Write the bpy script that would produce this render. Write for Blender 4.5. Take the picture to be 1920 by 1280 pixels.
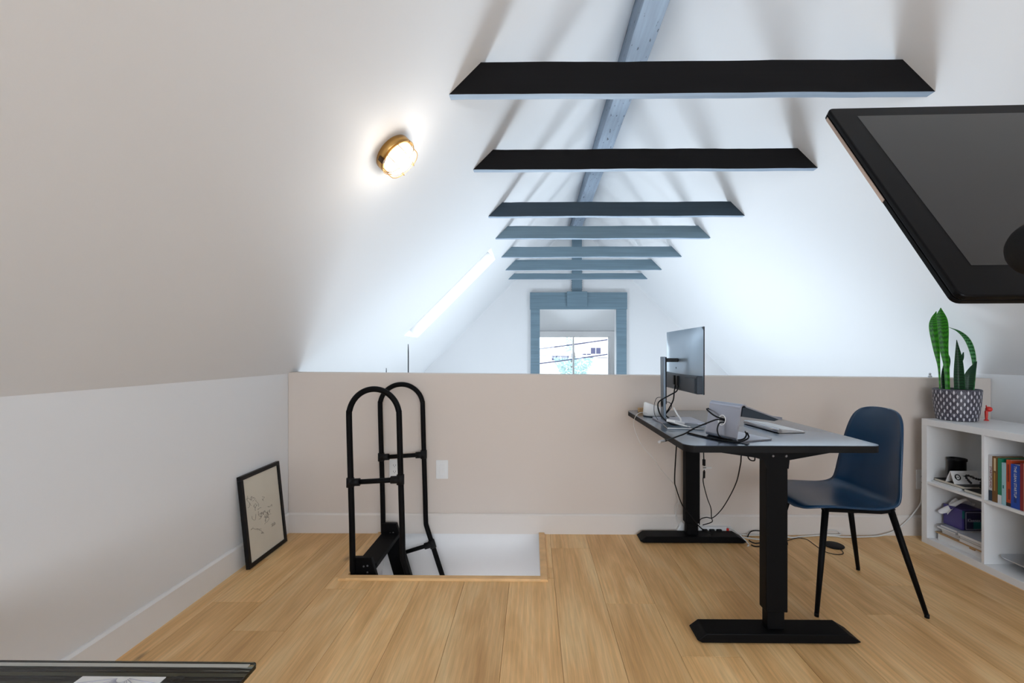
import bpy, bmesh, math, random
from mathutils import Vector, Matrix
random.seed(7)
for o in list(bpy.data.objects): bpy.data.objects.remove(o)
S = bpy.context.scene
C = S.collection
PI = math.pi

# ------------------------------------------------------------------ camera
cd = bpy.data.cameras.new('camera'); cam = bpy.data.objects.new('camera', cd); C.objects.link(cam)
cd.sensor_width = 36.0; cd.sensor_fit = 'HORIZONTAL'; cd.lens = 36.0*849.5/1920
cd.shift_x = -29.1/1920; cd.shift_y = 23.5/1920; cd.clip_start = .02; cd.clip_end = 300
cam.location = (0, 0, 1.164); cam.rotation_euler = (PI/2, 0, math.atan(.0109))
S.camera = cam

# ------------------------------------------------------------------ daylight and added fill
W = bpy.data.worlds.new('sky'); S.world = W; W.use_nodes = True
bg = W.node_tree.nodes['Background']; bg.inputs[0].default_value = (.82, .91, 1.0, 1); bg.inputs[1].default_value = 4.5

def area(name, loc, aim, sx, sy, power, col):
    l = bpy.data.lights.new(name, 'AREA'); l.shape = 'RECTANGLE'; l.size = sx; l.size_y = sy; l.energy = power; l.color = col
    o = bpy.data.objects.new(name, l); C.objects.link(o); o.location = loc
    o.rotation_euler = (Vector(aim)-Vector(loc)).to_track_quat('-Z', 'Y').to_euler()
    return o
DAY = (.74, .87, 1.0); ZF0 = -2.6
# daylight at unseen windows of the lower room (below the half wall), then added fill behind the camera and in the hall below
for nm_, x_, t_ in (('daylight_west', -2.0, 1.5), ('daylight_east', 3.35, -.15)):
    l_ = area(nm_, (x_, 4.3, -2.0), (t_, 7.35, .9), 2.0, .55, 38, DAY); l_.data.spread = 1.6
area('daylight_north', (.7, 7.3, -1.45), (.7, 2.2, 3.0), 2.6, 2.0, 44, DAY).data.spread = 1.12
area('fill_rear', (.8, -2.36, 1.1), (.3, 4, .8), 2.8, 1.2, 60, (.84, .91, 1.0))
area('fill_hall', (1.0, -2.3, -1.4), (-.4, 3, -.9), 2.6, 1.6, 390, (.97, .96, 1.0))

S.view_settings.view_transform = 'Standard'; S.view_settings.look = 'None'
S.view_settings.exposure = 0.0; S.view_settings.gamma = 1.0; S.view_settings.use_curve_mapping = False

# ------------------------------------------------------------------ materials
def nt(name):
    m = bpy.data.materials.new(name); m.use_nodes = True
    return m, m.node_tree, m.node_tree.nodes['Principled BSDF']
def mat(name, col, rough=.5, metal=0., spec=.5, var=.0, scale=8., bump=.0, bscale=60., stretch=(1, 1, 1), emit=None, estr=0, coat=0):
    m, t, b = nt(name); N = t.nodes; L = t.links
    b.inputs['Base Color'].default_value = (*col, 1); b.inputs['Roughness'].default_value = rough
    b.inputs['Metallic'].default_value = metal; b.inputs['Specular IOR Level'].default_value = spec
    if coat: b.inputs['Coat Weight'].default_value = coat; b.inputs['Coat Roughness'].default_value = .1
    if emit: b.inputs['Emission Color'].default_value = (*emit, 1); b.inputs['Emission Strength'].default_value = estr
    if var or bump:
        tc = N.new('ShaderNodeTexCoord'); mp = N.new('ShaderNodeMapping'); mp.inputs['Scale'].default_value = stretch
        L.new(tc.outputs['Object'], mp.inputs[0])
        if var:
            n = N.new('ShaderNodeTexNoise'); n.inputs['Scale'].default_value = scale; n.inputs['Detail'].default_value = 4
            L.new(mp.outputs[0], n.inputs[0])
            r = N.new('ShaderNodeMapRange'); r.inputs[1].default_value = .3; r.inputs[2].default_value = .7
            r.inputs[3].default_value = 1-var; r.inputs[4].default_value = 1+var; L.new(n.outputs[0], r.inputs[0])
            x = N.new('ShaderNodeVectorMath'); x.operation = 'SCALE'; x.inputs[0].default_value = col; L.new(r.outputs[0], x.inputs['Scale'])
            L.new(x.outputs[0], b.inputs['Base Color'])
        if bump:
            n2 = N.new('ShaderNodeTexNoise'); n2.inputs['Scale'].default_value = bscale; n2.inputs['Detail'].default_value = 3
            L.new(mp.outputs[0], n2.inputs[0])
            bp = N.new('ShaderNodeBump'); bp.inputs['Strength'].default_value = bump; bp.inputs['Distance'].default_value = .002
            L.new(n2.outputs[0], bp.inputs['Height']); L.new(bp.outputs[0], b.inputs['Normal'])
    return m

def wood_floor():
    m, t, b = nt('light_oak_plank'); N = t.nodes; L = t.links
    tc = N.new('ShaderNodeTexCoord'); oi = N.new('ShaderNodeObjectInfo')
    off = N.new('ShaderNodeVectorMath'); off.operation = 'SCALE'; off.inputs[0].default_value = (37., 53., 11.); L.new(oi.outputs['Random'], off.inputs['Scale'])
    ad = N.new('ShaderNodeVectorMath'); ad.operation = 'ADD'; L.new(tc.outputs['Object'], ad.inputs[0]); L.new(off.outputs[0], ad.inputs[1])
    # broad cathedral figure
    mp = N.new('ShaderNodeMapping'); mp.inputs['Scale'].default_value = (5.5, .9, 1); L.new(ad.outputs[0], mp.inputs[0])
    n1 = N.new('ShaderNodeTexNoise'); n1.inputs['Scale'].default_value = 1.6; n1.inputs['Detail'].default_value = 5; n1.inputs['Distortion'].default_value = .6; L.new(mp.outputs[0], n1.inputs[0])
    mp2 = N.new('ShaderNodeMapping'); mp2.inputs['Scale'].default_value = (95., 3.2, 1); L.new(ad.outputs[0], mp2.inputs[0])
    n2 = N.new('ShaderNodeTexNoise'); n2.inputs['Scale'].default_value = 2.0; n2.inputs['Detail'].default_value = 6; n2.inputs['Distortion'].default_value = .4; L.new(mp2.outputs[0], n2.inputs[0])
    mp3 = N.new('ShaderNodeMapping'); mp3.inputs['Scale'].default_value = (26., 2.0, 1); L.new(ad.outputs[0], mp3.inputs[0])
    wv = N.new('ShaderNodeTexWave'); wv.inputs['Scale'].default_value = .5; wv.inputs['Distortion'].default_value = 9; wv.inputs['Detail'].default_value = 3; wv.inputs['Detail Scale'].default_value = .6
    L.new(mp3.outputs[0], wv.inputs[0])
    cr = N.new('ShaderNodeValToRGB'); e = cr.color_ramp.elements
    e[0].position = .25; e[0].color = (.60, .325, .118, 1); e[1].position = .75; e[1].color = (.90, .63, .32, 1)
    e2 = e.new(.5); e2.color = (.80, .485, .212, 1)
    L.new(n1.outputs[0], cr.inputs[0])
    def rng(src, a, bb, lo=.3, hi=.7):
        r = N.new('ShaderNodeMapRange'); r.inputs[1].default_value = lo; r.inputs[2].default_value = hi; r.inputs[3].default_value = a; r.inputs[4].default_value = bb
        L.new(src, r.inputs[0]); return r.outputs[0]
    def mul(a, bb):
        x = N.new('ShaderNodeMath'); x.operation = 'MULTIPLY'; L.new(a, x.inputs[0]); L.new(bb, x.inputs[1]); return x.outputs[0]
    g = mul(rng(n2.outputs[0], .86, 1.08), rng(wv.outputs[0], .955, 1.03, 0, 1)); g = mul(g, rng(oi.outputs['Random'], .90, 1.08, 0, 1))
    x = N.new('ShaderNodeVectorMath'); x.operation = 'SCALE'; L.new(cr.outputs[0], x.inputs[0]); L.new(g, x.inputs['Scale'])
    # knots
    mp4 = N.new('ShaderNodeMapping'); mp4.inputs['Scale'].default_value = (4.2, 1.7, 0); L.new(ad.outputs[0], mp4.inputs[0])
    vo = N.new('ShaderNodeTexVoronoi'); vo.inputs['Scale'].default_value = .9; L.new(mp4.outputs[0], vo.inputs[0])
    kn = rng(vo.outputs['Distance'], .45, 1., .01, .075)
    x2 = N.new('ShaderNodeVectorMath'); x2.operation = 'SCALE'; L.new(x.outputs[0], x2.inputs[0]); L.new(kn, x2.inputs['Scale'])
    L.new(x2.outputs[0], b.inputs['Base Color'])
    b.inputs['Roughness'].default_value = .42; b.inputs['Specular IOR Level'].default_value = .35
    bp = N.new('ShaderNodeBump'); bp.inputs['Strength'].default_value = .12; bp.inputs['Distance'].default_value = .001
    L.new(n2.outputs[0], bp.inputs['Height']); L.new(bp.outputs[0], b.inputs['Normal'])
    return m

def painted_timber(name, col, rough=.5, cracks=.0, spec=.3):
    m, t, b = nt(name); N = t.nodes; L = t.links
    tc = N.new('ShaderNodeTexCoord'); mp = N.new('ShaderNodeMapping'); mp.inputs['Scale'].default_value = (1.2, 26, 26) if not cracks else (26, 1.6, 26)
    L.new(tc.outputs['Object'], mp.inputs[0])
    n = N.new('ShaderNodeTexNoise'); n.inputs['Scale'].default_value = 1.5; n.inputs['Detail'].default_value = 5; L.new(mp.outputs[0], n.inputs[0])
    r = N.new('ShaderNodeMapRange'); r.inputs[1].default_value = .3; r.inputs[2].default_value = .7; r.inputs[3].default_value = .86; r.inputs[4].default_value = 1.12; L.new(n.outputs[0], r.inputs[0])
    fac = r.outputs[0]
    if cracks:
        mp2 = N.new('ShaderNodeMapping'); mp2.inputs['Scale'].default_value = (42, 9, 42); L.new(tc.outputs['Object'], mp2.inputs[0])
        n2 = N.new('ShaderNodeTexNoise'); n2.inputs['Scale'].default_value = 1.4; n2.inputs['Detail'].default_value = 3; L.new(mp2.outputs[0], n2.inputs[0])
        r2 = N.new('ShaderNodeMapRange'); r2.inputs[1].default_value = .325; r2.inputs[2].default_value = .355; r2.inputs[3].default_value = .25; r2.inputs[4].default_value = 1; L.new(n2.outputs[0], r2.inputs[0])
        mm = N.new('ShaderNodeMath'); mm.operation = 'MULTIPLY'; L.new(fac, mm.inputs[0]); L.new(r2.outputs[0], mm.inputs[1]); fac = mm.outputs[0]
    x = N.new('ShaderNodeVectorMath'); x.operation = 'SCALE'; x.inputs[0].default_value = col; L.new(fac, x.inputs['Scale'])
    L.new(x.outputs[0], b.inputs['Base Color']); b.inputs['Roughness'].default_value = rough; b.inputs['Specular IOR Level'].default_value = spec
    bp = N.new('ShaderNodeBump'); bp.inputs['Strength'].default_value = .5; bp.inputs['Distance'].default_value = .002
    L.new(n.outputs[0], bp.inputs['Height']); L.new(bp.outputs[0], b.inputs['Normal'])
    return m

def clear_glass(name, tint=(1, 1, 1), refl=.06):
    m = bpy.data.materials.new(name); m.use_nodes = True; t = m.node_tree; N = t.nodes; L = t.links
    N.remove(N['Principled BSDF']); out = N['Material Output']
    tr = N.new('ShaderNodeBsdfTransparent'); tr.inputs[0].default_value = (*tint, 1)
    gl = N.new('ShaderNodeBsdfGlossy'); gl.inputs['Roughness'].default_value = .02
    fr = N.new('ShaderNodeFresnel'); fr.inputs[0].default_value = 1.45
    mx = N.new('ShaderNodeMixShader'); L.new(fr.outputs[0], mx.inputs[0]); L.new(tr.outputs[0], mx.inputs[1]); L.new(gl.outputs[0], mx.inputs[2]); L.new(mx.outputs[0], out.inputs[0])
    return m

def leaf_mat(name, a, bcol, edge):
    m, t, b = nt(name); N = t.nodes; L = t.links
    uv = N.new('ShaderNodeUVMap')
    sp = N.new('ShaderNodeSeparateXYZ'); L.new(uv.outputs[0], sp.inputs[0])
    n = N.new('ShaderNodeTexNoise'); n.inputs['Scale'].default_value = 14; mp = N.new('ShaderNodeMapping'); mp.inputs['Scale'].default_value = (.6, 2.2, 1); L.new(uv.outputs[0], mp.inputs[0]); L.new(mp.outputs[0], n.inputs[0])
    wv = N.new('ShaderNodeTexWave'); wv.bands_direction = 'Y'; wv.inputs['Scale'].default_value = 6; wv.inputs['Distortion'].default_value = 3.5; wv.inputs['Detail'].default_value = 3; L.new(uv.outputs[0], wv.inputs[0])
    mx = N.new('ShaderNodeMix'); mx.data_type = 'RGBA'; mx.inputs[6].default_value = (*a, 1); mx.inputs[7].default_value = (*bcol, 1); L.new(wv.outputs[0], mx.inputs[0])
    # pale margins
    ab = N.new('ShaderNodeMath'); ab.operation = 'SUBTRACT'; L.new(sp.outputs[0], ab.inputs[0]); ab.inputs[1].default_value = .5
    a2 = N.new('ShaderNodeMath'); a2.operation = 'ABSOLUTE'; L.new(ab.outputs[0], a2.inputs[0])
    r = N.new('ShaderNodeMapRange'); r.inputs[1].default_value = .42; r.inputs[2].default_value = .47; L.new(a2.outputs[0], r.inputs[0])
    m2 = N.new('ShaderNodeMix'); m2.data_type = 'RGBA'; L.new(r.outputs[0], m2.inputs[0]); L.new(mx.outputs[2], m2.inputs[6]); m2.inputs[7].default_value = (*edge, 1)
    L.new(m2.outputs[2], b.inputs['Base Color']); b.inputs['Roughness'].default_value = .38; b.inputs['Specular IOR Level'].default_value = .25
    return m

M = {}
M['wall'] = mat('white_wall_paint', (.79, .79, .795), .62, spec=.3, bump=.05, bscale=220)
M['hwall'] = mat('warm_white_wall_paint', (.665, .585, .525), .6, spec=.3, bump=.05, bscale=220)
M['ceil'] = mat('white_ceiling_paint', (.785, .79, .80), .6, spec=.3, bump=.06, bscale=160)
M['trim'] = mat('white_satin_trim', (.82, .81, .80), .35, spec=.45)
M['oak'] = wood_floor()
M['trimwarm'] = mat('warm_white_trim', (.72, .66, .61), .4, spec=.45)
M['oaktrim'] = mat('oak_trim', (.74, .45, .20), .4, var=.12, scale=14, stretch=(1, 1, 1))
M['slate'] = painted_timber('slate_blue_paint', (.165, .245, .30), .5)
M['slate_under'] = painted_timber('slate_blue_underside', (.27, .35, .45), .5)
M['slate_dark'] = painted_timber('dark_slate_front', (.030, .050, .070), .5)
M['near_black_front'] = painted_timber('near_black_front', (.007, .0065, .007), .6, spec=.12)
M['ridge'] = painted_timber('cracked_slate_paint', (.26, .32, .40), .55, cracks=1)
M['blackmetal'] = mat('black_powder_coat', (.0025, .0025, .003), .55, spec=.10, bump=.05, bscale=600)
M['blackplastic'] = mat('black_plastic', (.005, .005, .006), .4, spec=.2)
M['rubber'] = mat('black_rubber', (.005, .005, .006), .6, spec=.2)
M['desk'] = mat('black_laminate', (.006, .008, .011), .30, spec=1.0, coat=1.0)
for k_ in ('Specular Tint', 'Coat Tint'): M['desk'].node_tree.nodes['Principled BSDF'].inputs[k_].default_value = (.72, .86, 1.0, 1)
M['deskedge'] = mat('matt_black_edge', (.006, .006, .0065), .6, spec=.15)
M['alu'] = mat('aluminium', (.60, .61, .64), .32, metal=1.0, bump=.02, bscale=500)
M['alu_grey'] = mat('space_grey_aluminium', (.40, .41, .47), .36, metal=.9)
M['monback'] = mat('grey_monitor_plastic', (.36, .455, .55), .28, metal=.5, spec=.5)
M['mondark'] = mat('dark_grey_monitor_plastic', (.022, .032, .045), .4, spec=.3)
M['moncol'] = mat('grey_stand_metal', (.13, .165, .205), .35, metal=.4)
M['steel'] = mat('screw_steel', (.16, .16, .165), .4, metal=1)
M['white_plastic'] = mat('white_plastic', (.78, .78, .78), .35)
M['white_cable'] = mat('white_cable', (.70, .69, .67), .45)
M['key'] = mat('white_keycap', (.80, .82, .84), .45)
M['chair'] = mat('navy_shell_plastic', (.003, .036, .092), .30, spec=.45, bump=.03, bscale=500)
M['paper'] = mat('cream_paper', (.66, .61, .51), .8, var=.04, scale=5)
M['ink'] = mat('ink', (.16, .14, .12), .8)
M['mag'] = mat('magazine_paper', (.72, .71, .70), .6)
M['maggrey'] = mat('magazine_cover_grey', (.38, .40, .45), .4)
M['card'] = mat('cardboard', (.50, .31, .15), .8, var=.1, scale=30)
M['shelf'] = mat('white_foil_shelf', (.80, .80, .80), .38, spec=.4)
M['brass'] = mat('brass', (.47, .27, .085), .36, metal=.9)
M['brassdark'] = mat('dark_brass', (.06, .03, .012), .45, metal=.6)
M['globe'] = mat('lit_frosted_glass', (.9, .88, .84), .5, emit=(1.0, .93, .82), estr=5.5)
M['glass'] = clear_glass('window_glass', (.97, .99, 1.0))
M['tvframe'] = mat('gloss_black', (.0035, .0035, .004), .35, spec=.07)
M['tvside'] = mat('bronze_edge', (.50, .36, .28), .3, metal=.6)
M['tvscreen'] = mat('dark_screen_glass', (.013, .012, .0115), .12, spec=.42)
M['foam'] = mat('black_fabric', (.010, .010, .0105), .9, spec=.2, bump=.4, bscale=900)
M['soil'] = mat('potting_soil', (.03, .02, .015), .95, bump=.6, bscale=120)
M['potbase'] = mat('dark_glazed_pot', (.060, .055, .075), .4, spec=.5)
M['potline'] = mat('pot_relief_line', (.17, .165, .20), .4)
M['potdot'] = mat('pot_pale_petal', (.60, .58, .62), .4)
M['red'] = mat('red_plastic', (.72, .035, .025), .35)
M['leaf1'] = leaf_mat('bright_green_leaf', (.006, .085, .003), (.028, .24, .006), (.06, .28, .03))
M['leaf2'] = leaf_mat('dark_green_leaf', (.003, .022, .008), (.010, .060, .020), (.014, .07, .022))
M['leaf3'] = leaf_mat('pale_margin_leaf', (.010, .085, .02), (.09, .30, .12), (.32, .50, .28))
M['tissue'] = mat('white_tissue', (.82, .82, .84), .9)
M['purple'] = mat('purple_carton', (.06, .045, .22), .4)
M['teal'] = mat('teal_print', (.010, .15, .16), .4)
M['navyprint'] = mat('navy_print', (.02, .018, .07), .4)
M['print'] = mat('pale_print', (.42, .42, .52), .5)
M['darkglass'] = mat('smoked_glass_back', (.085, .095, .097), .3, spec=.4)
M['highlightglass'] = mat('pale_glass_highlight', (.42, .41, .37), .3)
M['edgeglass'] = mat('dark_green_glass_edge', (.035, .035, .024), .3)
M['tblglass'] = clear_glass('table_glass', (.80, .88, .87))
M['tblframe'] = mat('black_table_frame', (.006, .006, .0065), .4, spec=.2)
M['notebook'] = mat('dark_blue_cover', (.02, .045, .075), .4)
M['siding'] = mat('pale_siding', (.70, .68, .66), .8)
M['roofing'] = mat('lavender_grey_roof', (.055, .055, .11), .8)
M['wire'] = mat('wire', (.022, .022, .06), .8)
M['foliage'] = mat('outdoor_foliage', (.26, .38, .37), .8)
M['ground'] = mat('pale_ground', (.55, .54, .50), .9)
M['lowfloor'] = mat('lower_pale_floor', (.74, .73, .71), .6)

# ------------------------------------------------------------------ mesh helpers
ORG = {}
class MB:
    def __init__(s, X=None): s.v = []; s.f = []; s.mi = []; s.sm = []; s.uv = {}; s.X = X
    def add(s, vs, fs, m=0, smooth=False, uvs=None):
        b = len(s.v)
        for p in vs:
            p = Vector(p); s.v.append(s.X @ p if s.X else p)
        for f in fs:
            if uvs: s.uv[len(s.f)] = [uvs[i] for i in f]
            s.f.append([b+i for i in f]); s.mi.append(m); s.sm.append(smooth)
        return s
    def box(s, x0, x1, y0, y1, z0, z1, m=0):
        return s.add([(x0,y0,z0),(x1,y0,z0),(x1,y1,z0),(x0,y1,z0),(x0,y0,z1),(x1,y0,z1),(x1,y1,z1),(x0,y1,z1)],
                     [(0,3,2,1),(4,5,6,7),(0,1,5,4),(1,2,6,5),(2,3,7,6),(3,0,4,7)], m)
    def prism(s, poly, axis, a, b, m=0, smooth=False):
        # poly: 2-D outline, extruded along axis from a to b (x: poly=(y,z); y: poly=(x,z); z: poly=(x,y))
        def P(p, t): return {'x': (t, p[0], p[1]), 'y': (p[0], t, p[1]), 'z': (p[0], p[1], t)}[axis]
        n = len(poly); vs = [P(p, a) for p in poly]+[P(p, b) for p in poly]
        s.add(vs, [tuple(range(n))[::-1], tuple(range(n, 2*n))], m)
        base = len(s.v)-2*n
        for i in range(n):
            j = (i+1) % n; s.f.append([base+i, base+j, base+n+j, base+n+i]); s.mi.append(m); s.sm.append(smooth)
        return s
    def tube(s, pts, r, n=8, m=0, closed=False, caps=True, radii=None, rs=None):
        P = [Vector(p) for p in pts]; k = len(P); vs = []; fs = []
        prev = None
        for i, p in enumerate(P):
            if closed: t = (P[(i+1) % k]-P[i-1]).normalized()
            elif i == 0: t = (P[1]-P[0]).normalized()
            elif i == k-1: t = (P[-1]-P[-2]).normalized()
            else: t = (P[i+1]-P[i-1]).normalized()
            if prev is None:
                a = Vector((0,0,1)) if abs(t.z) < .9 else Vector((1,0,0)); u = t.cross(a).normalized()
            else:
                u = (prev - t*prev.dot(t))
                u = u.normalized() if u.length > 1e-6 else t.orthogonal().normalized()
            prev = u; w = t.cross(u); rr = radii[i] if radii else r
            for j in range(n):
                an = 2*PI*j/n; vs.append(p+(u*math.cos(an)+w*math.sin(an))*rr)
        for i in range(k if closed else k-1):
            for j in range(n):
                a = i*n+j; b = i*n+(j+1) % n; c = ((i+1) % k)*n+(j+1) % n; d = ((i+1) % k)*n+j
                fs.append((a, b, c, d))
        s.add(vs, fs, m, True)
        if caps and not closed:
            b = len(s.v)-len(vs)
            s.f += [[b+j for j in range(n)][::-1], [b+(k-1)*n+j for j in range(n)]]; s.mi += [m, m]; s.sm += [False, False]
        return s
    def lathe(s, prof, c=(0,0,0), n=32, m=0, sx=1, sy=1, smooth=True):
        vs = []; fs = []; k = len(prof)
        for r, z in prof:
            for j in range(n):
                a = 2*PI*j/n; vs.append((c[0]+r*math.cos(a)*sx, c[1]+r*math.sin(a)*sy, c[2]+z))
        for i in range(k-1):
            for j in range(n): fs.append((i*n+j, i*n+(j+1) % n, (i+1)*n+(j+1) % n, (i+1)*n+j))
        return s.add(vs, fs, m, smooth)
    def disc(s, c, r, z, n=32, m=0, flip=False):
        vs = [(c[0]+r*math.cos(2*PI*j/n), c[1]+r*math.sin(2*PI*j/n), z) for j in range(n)]
        f = tuple(range(n)); return s.add(vs, [f[::-1] if flip else f], m)
    def sphere(s, c, r, m=0, nu=14, nv=9, sc=(1,1,1)):
        prof = [(max(1e-5, math.sin(PI*i/nv)), -math.cos(PI*i/nv)) for i in range(nv+1)]
        vs = []; fs = []
        for rr, z in prof:
            for j in range(nu): a = 2*PI*j/nu; vs.append((c[0]+r*rr*math.cos(a)*sc[0], c[1]+r*rr*math.sin(a)*sc[1], c[2]+r*z*sc[2]))
        for i in range(nv):
            for j in range(nu): fs.append((i*nu+j, i*nu+(j+1) % nu, (i+1)*nu+(j+1) % nu, (i+1)*nu+j))
        return s.add(vs, fs, m, True)
    def grid(s, fn, nu, nv, m=0, smooth=True, uv=False):
        vs = [fn(i/nu, j/nv) for i in range(nu+1) for j in range(nv+1)]; uvs = [(j/nv, i/nu) for i in range(nu+1) for j in range(nv+1)]
        fs = [(i*(nv+1)+j, i*(nv+1)+j+1, (i+1)*(nv+1)+j+1, (i+1)*(nv+1)+j) for i in range(nu) for j in range(nv)]
        return s.add(vs, fs, m, smooth, uvs if uv else None)
    def mesh(s, name, mats, org, bevel=0, seg=2, solid=0, weld=True):
        me = bpy.data.meshes.new(name)
        me.from_pydata([tuple(p-org) for p in s.v], [], s.f)
        for i, p in enumerate(me.polygons): p.material_index = s.mi[i]; p.use_smooth = s.sm[i]
        if s.uv:
            ul = me.uv_layers.new(name='UVMap')
            for i, p in enumerate(me.polygons):
                if i in s.uv:
                    for k, li in enumerate(p.loop_indices): ul.data[li].uv = s.uv[i][k]
        for mm in mats: me.materials.append(mm)
        bm = bmesh.new(); bm.from_mesh(me)
        if weld: bmesh.ops.remove_doubles(bm, verts=bm.verts, dist=1e-6)
        if solid: 
            bmesh.ops.recalc_face_normals(bm, faces=bm.faces); bmesh.ops.solidify(bm, geom=bm.faces[:], thickness=solid)
        bmesh.ops.recalc_face_normals(bm, faces=bm.faces)
        if bevel:
            ed = [e for e in bm.edges if len(e.link_faces) == 2 and e.calc_face_angle(0) > .6]
            bmesh.ops.bevel(bm, geom=ed, offset=bevel, segments=seg, affect='EDGES', profile=.5, clamp_overlap=True)
        bm.to_mesh(me); bm.free(); me.update()
        return me
    def build(s, name, mats, parent=None, org=None, bevel=0, seg=2, solid=0, weld=True):
        if not isinstance(mats, (list, tuple)): mats = [mats]
        mats = [M[x] if isinstance(x, str) else x for x in mats]
        if parent is not None: o3 = ORG[parent.name]
        elif org is not None: o3 = Vector(org)
        else:
            xs = [p.x for p in s.v]; ys = [p.y for p in s.v]; zs = [p.z for p in s.v]
            o3 = Vector(((min(xs)+max(xs))/2, (min(ys)+max(ys))/2, min(zs)))
        me = s.mesh(name, mats, o3, bevel, seg, solid, weld)
        o = bpy.data.objects.new(name, me); C.objects.link(o)
        if parent is not None: o.parent = parent
        else: o.location = o3
        ORG[o.name] = o3
        return o

def tag(o, label=None, cat=None, group=None, kind=None):
    if label: o['label'] = label
    if cat: o['category'] = cat
    if group: o['group'] = group
    if kind: o['kind'] = kind
    return o
def thing(name, label, cat, loc, group=None):
    o = bpy.data.objects.new(name, None); C.objects.link(o); o.location = loc; o.empty_display_size = .05
    ORG[o.name] = Vector(loc); return tag(o, label, cat, group)
def struct(o, label=None): return tag(o, label, None, None, 'structure')
def sm(pts, sub=6, closed=False):            # Catmull-Rom through the points
    P = [Vector(p) for p in pts]; out = []; n = len(P)
    for i in range(n if closed else n-1):
        if closed: a, b, c, d = P[i-1], P[i], P[(i+1) % n], P[(i+2) % n]
        else:
            b, c = P[i], P[i+1]; a = P[i-1] if i else b*2-c; d = P[i+2] if i+2 < n else c*2-b
        for k in range(sub):
            t = k/sub; out.append(.5*((2*b)+(c-a)*t+(2*a-5*b+4*c-d)*t*t+(3*b-a-3*c+d)*t*t*t))
    if not closed: out.append(P[-1])
    return out
def rrect(x0, x1, y0, y1, r, n=6):
    out = []
    for cx, cy, a0 in ((x1-r, y1-r, 0), (x0+r, y1-r, PI/2), (x0+r, y0+r, PI), (x1-r, y0+r, 1.5*PI)):
        for k in range(n+1): a = a0+PI/2*k/n; out.append((cx+r*math.cos(a), cy+r*math.sin(a)))
    return out
def text_part(name, s, size, mtx, material, parent, align='CENTER', sx=1.0, ext=.0004):
    cu = bpy.data.curves.new(name, 'FONT'); cu.body = s; cu.size = size; cu.align_x = align; cu.align_y = 'CENTER'; cu.extrude = ext; cu.resolution_u = 3
    tmp = bpy.data.objects.new(name+'_t', cu); C.objects.link(tmp)
    bpy.context.view_layer.update()
    me = bpy.data.meshes.new_from_object(tmp.evaluated_get(bpy.context.evaluated_depsgraph_get())); bpy.data.objects.remove(tmp)
    me.name = name; me.transform(Matrix.Translation(-ORG[parent.name]) @ mtx @ Matrix.Diagonal((sx, 1, 1, 1)))
    me.materials.clear(); me.materials.append(M[material])
    o = bpy.data.objects.new(name, me); C.objects.link(o); o.parent = parent; ORG[o.name] = ORG[parent.name]
    return o
def frame3(o, x, y, z=None):
    x = Vector(x).normalized(); y = Vector(y).normalized(); z = x.cross(y) if z is None else Vector(z)
    m = Matrix.Identity(4)
    for i in range(3): m[i][0] = x[i]; m[i][1] = y[i]; m[i][2] = z[i]; m[i][3] = o[i]
    return m
def plate(mb, o, u, v, n, U, V, holes, t, m=0):
    """slab spanned by U (list of two limits along u) and V, thickness t along n, with rectangular holes (u0,u1,v0,v1)"""
    o, u, v, n = Vector(o), Vector(u), Vector(v), Vector(n)
    us = sorted(set([U[0], U[1]]+[h[i] for h in holes for i in (0, 1) if U[0] < h[i] < U[1]]))
    vs = sorted(set([V[0], V[1]]+[h[i] for h in holes for i in (2, 3) if V[0] < h[i] < V[1]]))
    def inside(i, j):
        if not (0 <= i < len(us)-1 and 0 <= j < len(vs)-1): return False
        a = (us[i]+us[i+1])/2; b = (vs[j]+vs[j+1])/2
        return not any(h[0] < a < h[1] and h[2] < b < h[3] for h in holes)
    def p(a, b, k): return o+u*a+v*b+n*(t*k)
    for i in range(len(us)-1):
        for j in range(len(vs)-1):
            if not inside(i, j): continue
            a, b, c, d = us[i], us[i+1], vs[j], vs[j+1]
            q = [p(a,c,0),p(b,c,0),p(b,d,0),p(a,d,0),p(a,c,1),p(b,c,1),p(b,d,1),p(a,d,1)]
            fs = [(0,3,2,1),(4,5,6,7)]
            if not inside(i, j-1): fs.append((0,1,5,4))
            if not inside(i+1, j): fs.append((1,2,6,5))
            if not inside(i, j+1): fs.append((2,3,7,6))
            if not inside(i-1, j): fs.append((3,0,4,7))
            mb.add(q, fs, m)
    return mb

# ------------------------------------------------------------------ room shell
XL, XR, KH, YB = -1.60, 2.95, 1.035, 2.945
XC = (XL+XR)/2; ZR = KH+(XC-XL)          # ridge
YR, YG, ZF = -2.4, 7.35, -2.6            # rear gable, far gable, lower floor
HX0, HX1, HY0 = -.967, .046, 2.352       # hatch opening
r2 = math.sqrt(.5)

# floor: one sub-floor with the hatch cut out, oak planks as pieces
sub = plate(MB(), (0,0,-.02), (1,0,0), (0,1,0), (0,0,-1), (XL-.1, XR+.1), (YR, YB), [(HX0, HX1, HY0, YB+1)], .2).build('floor', 'trim', org=(0,0,0))
struct(sub, 'light oak plank floor of the attic')
PW, PL, GAP = .23, 1.52, .0006
x0 = -.118-PW*7
row = 0; pm = {}
def plank(xa, xb, ya, yb):
    if xb-xa < .008 or yb-ya < .008: return
    key = (round(xb-xa, 3), round(yb-ya, 3))
    if key not in pm:
        mb = MB().box(-(xb-xa)/2+GAP, (xb-xa)/2-GAP, -(yb-ya)/2+GAP, (yb-ya)/2-GAP, -.02, 0)
        pm[key] = mb.mesh('plank', [M['oak']], Vector((0,0,0)), bevel=.0007, seg=1)
    o = bpy.data.objects.new('plank', pm[key]); C.objects.link(o); o.parent = sub; o.location = ((xa+xb)/2, (ya+yb)/2, 0)
joints = {3: 2.235, 11: 2.235-.0, 8: 1.2, 9: .6, 10: 1.75, 6: 1.5, 7: .95}
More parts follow.
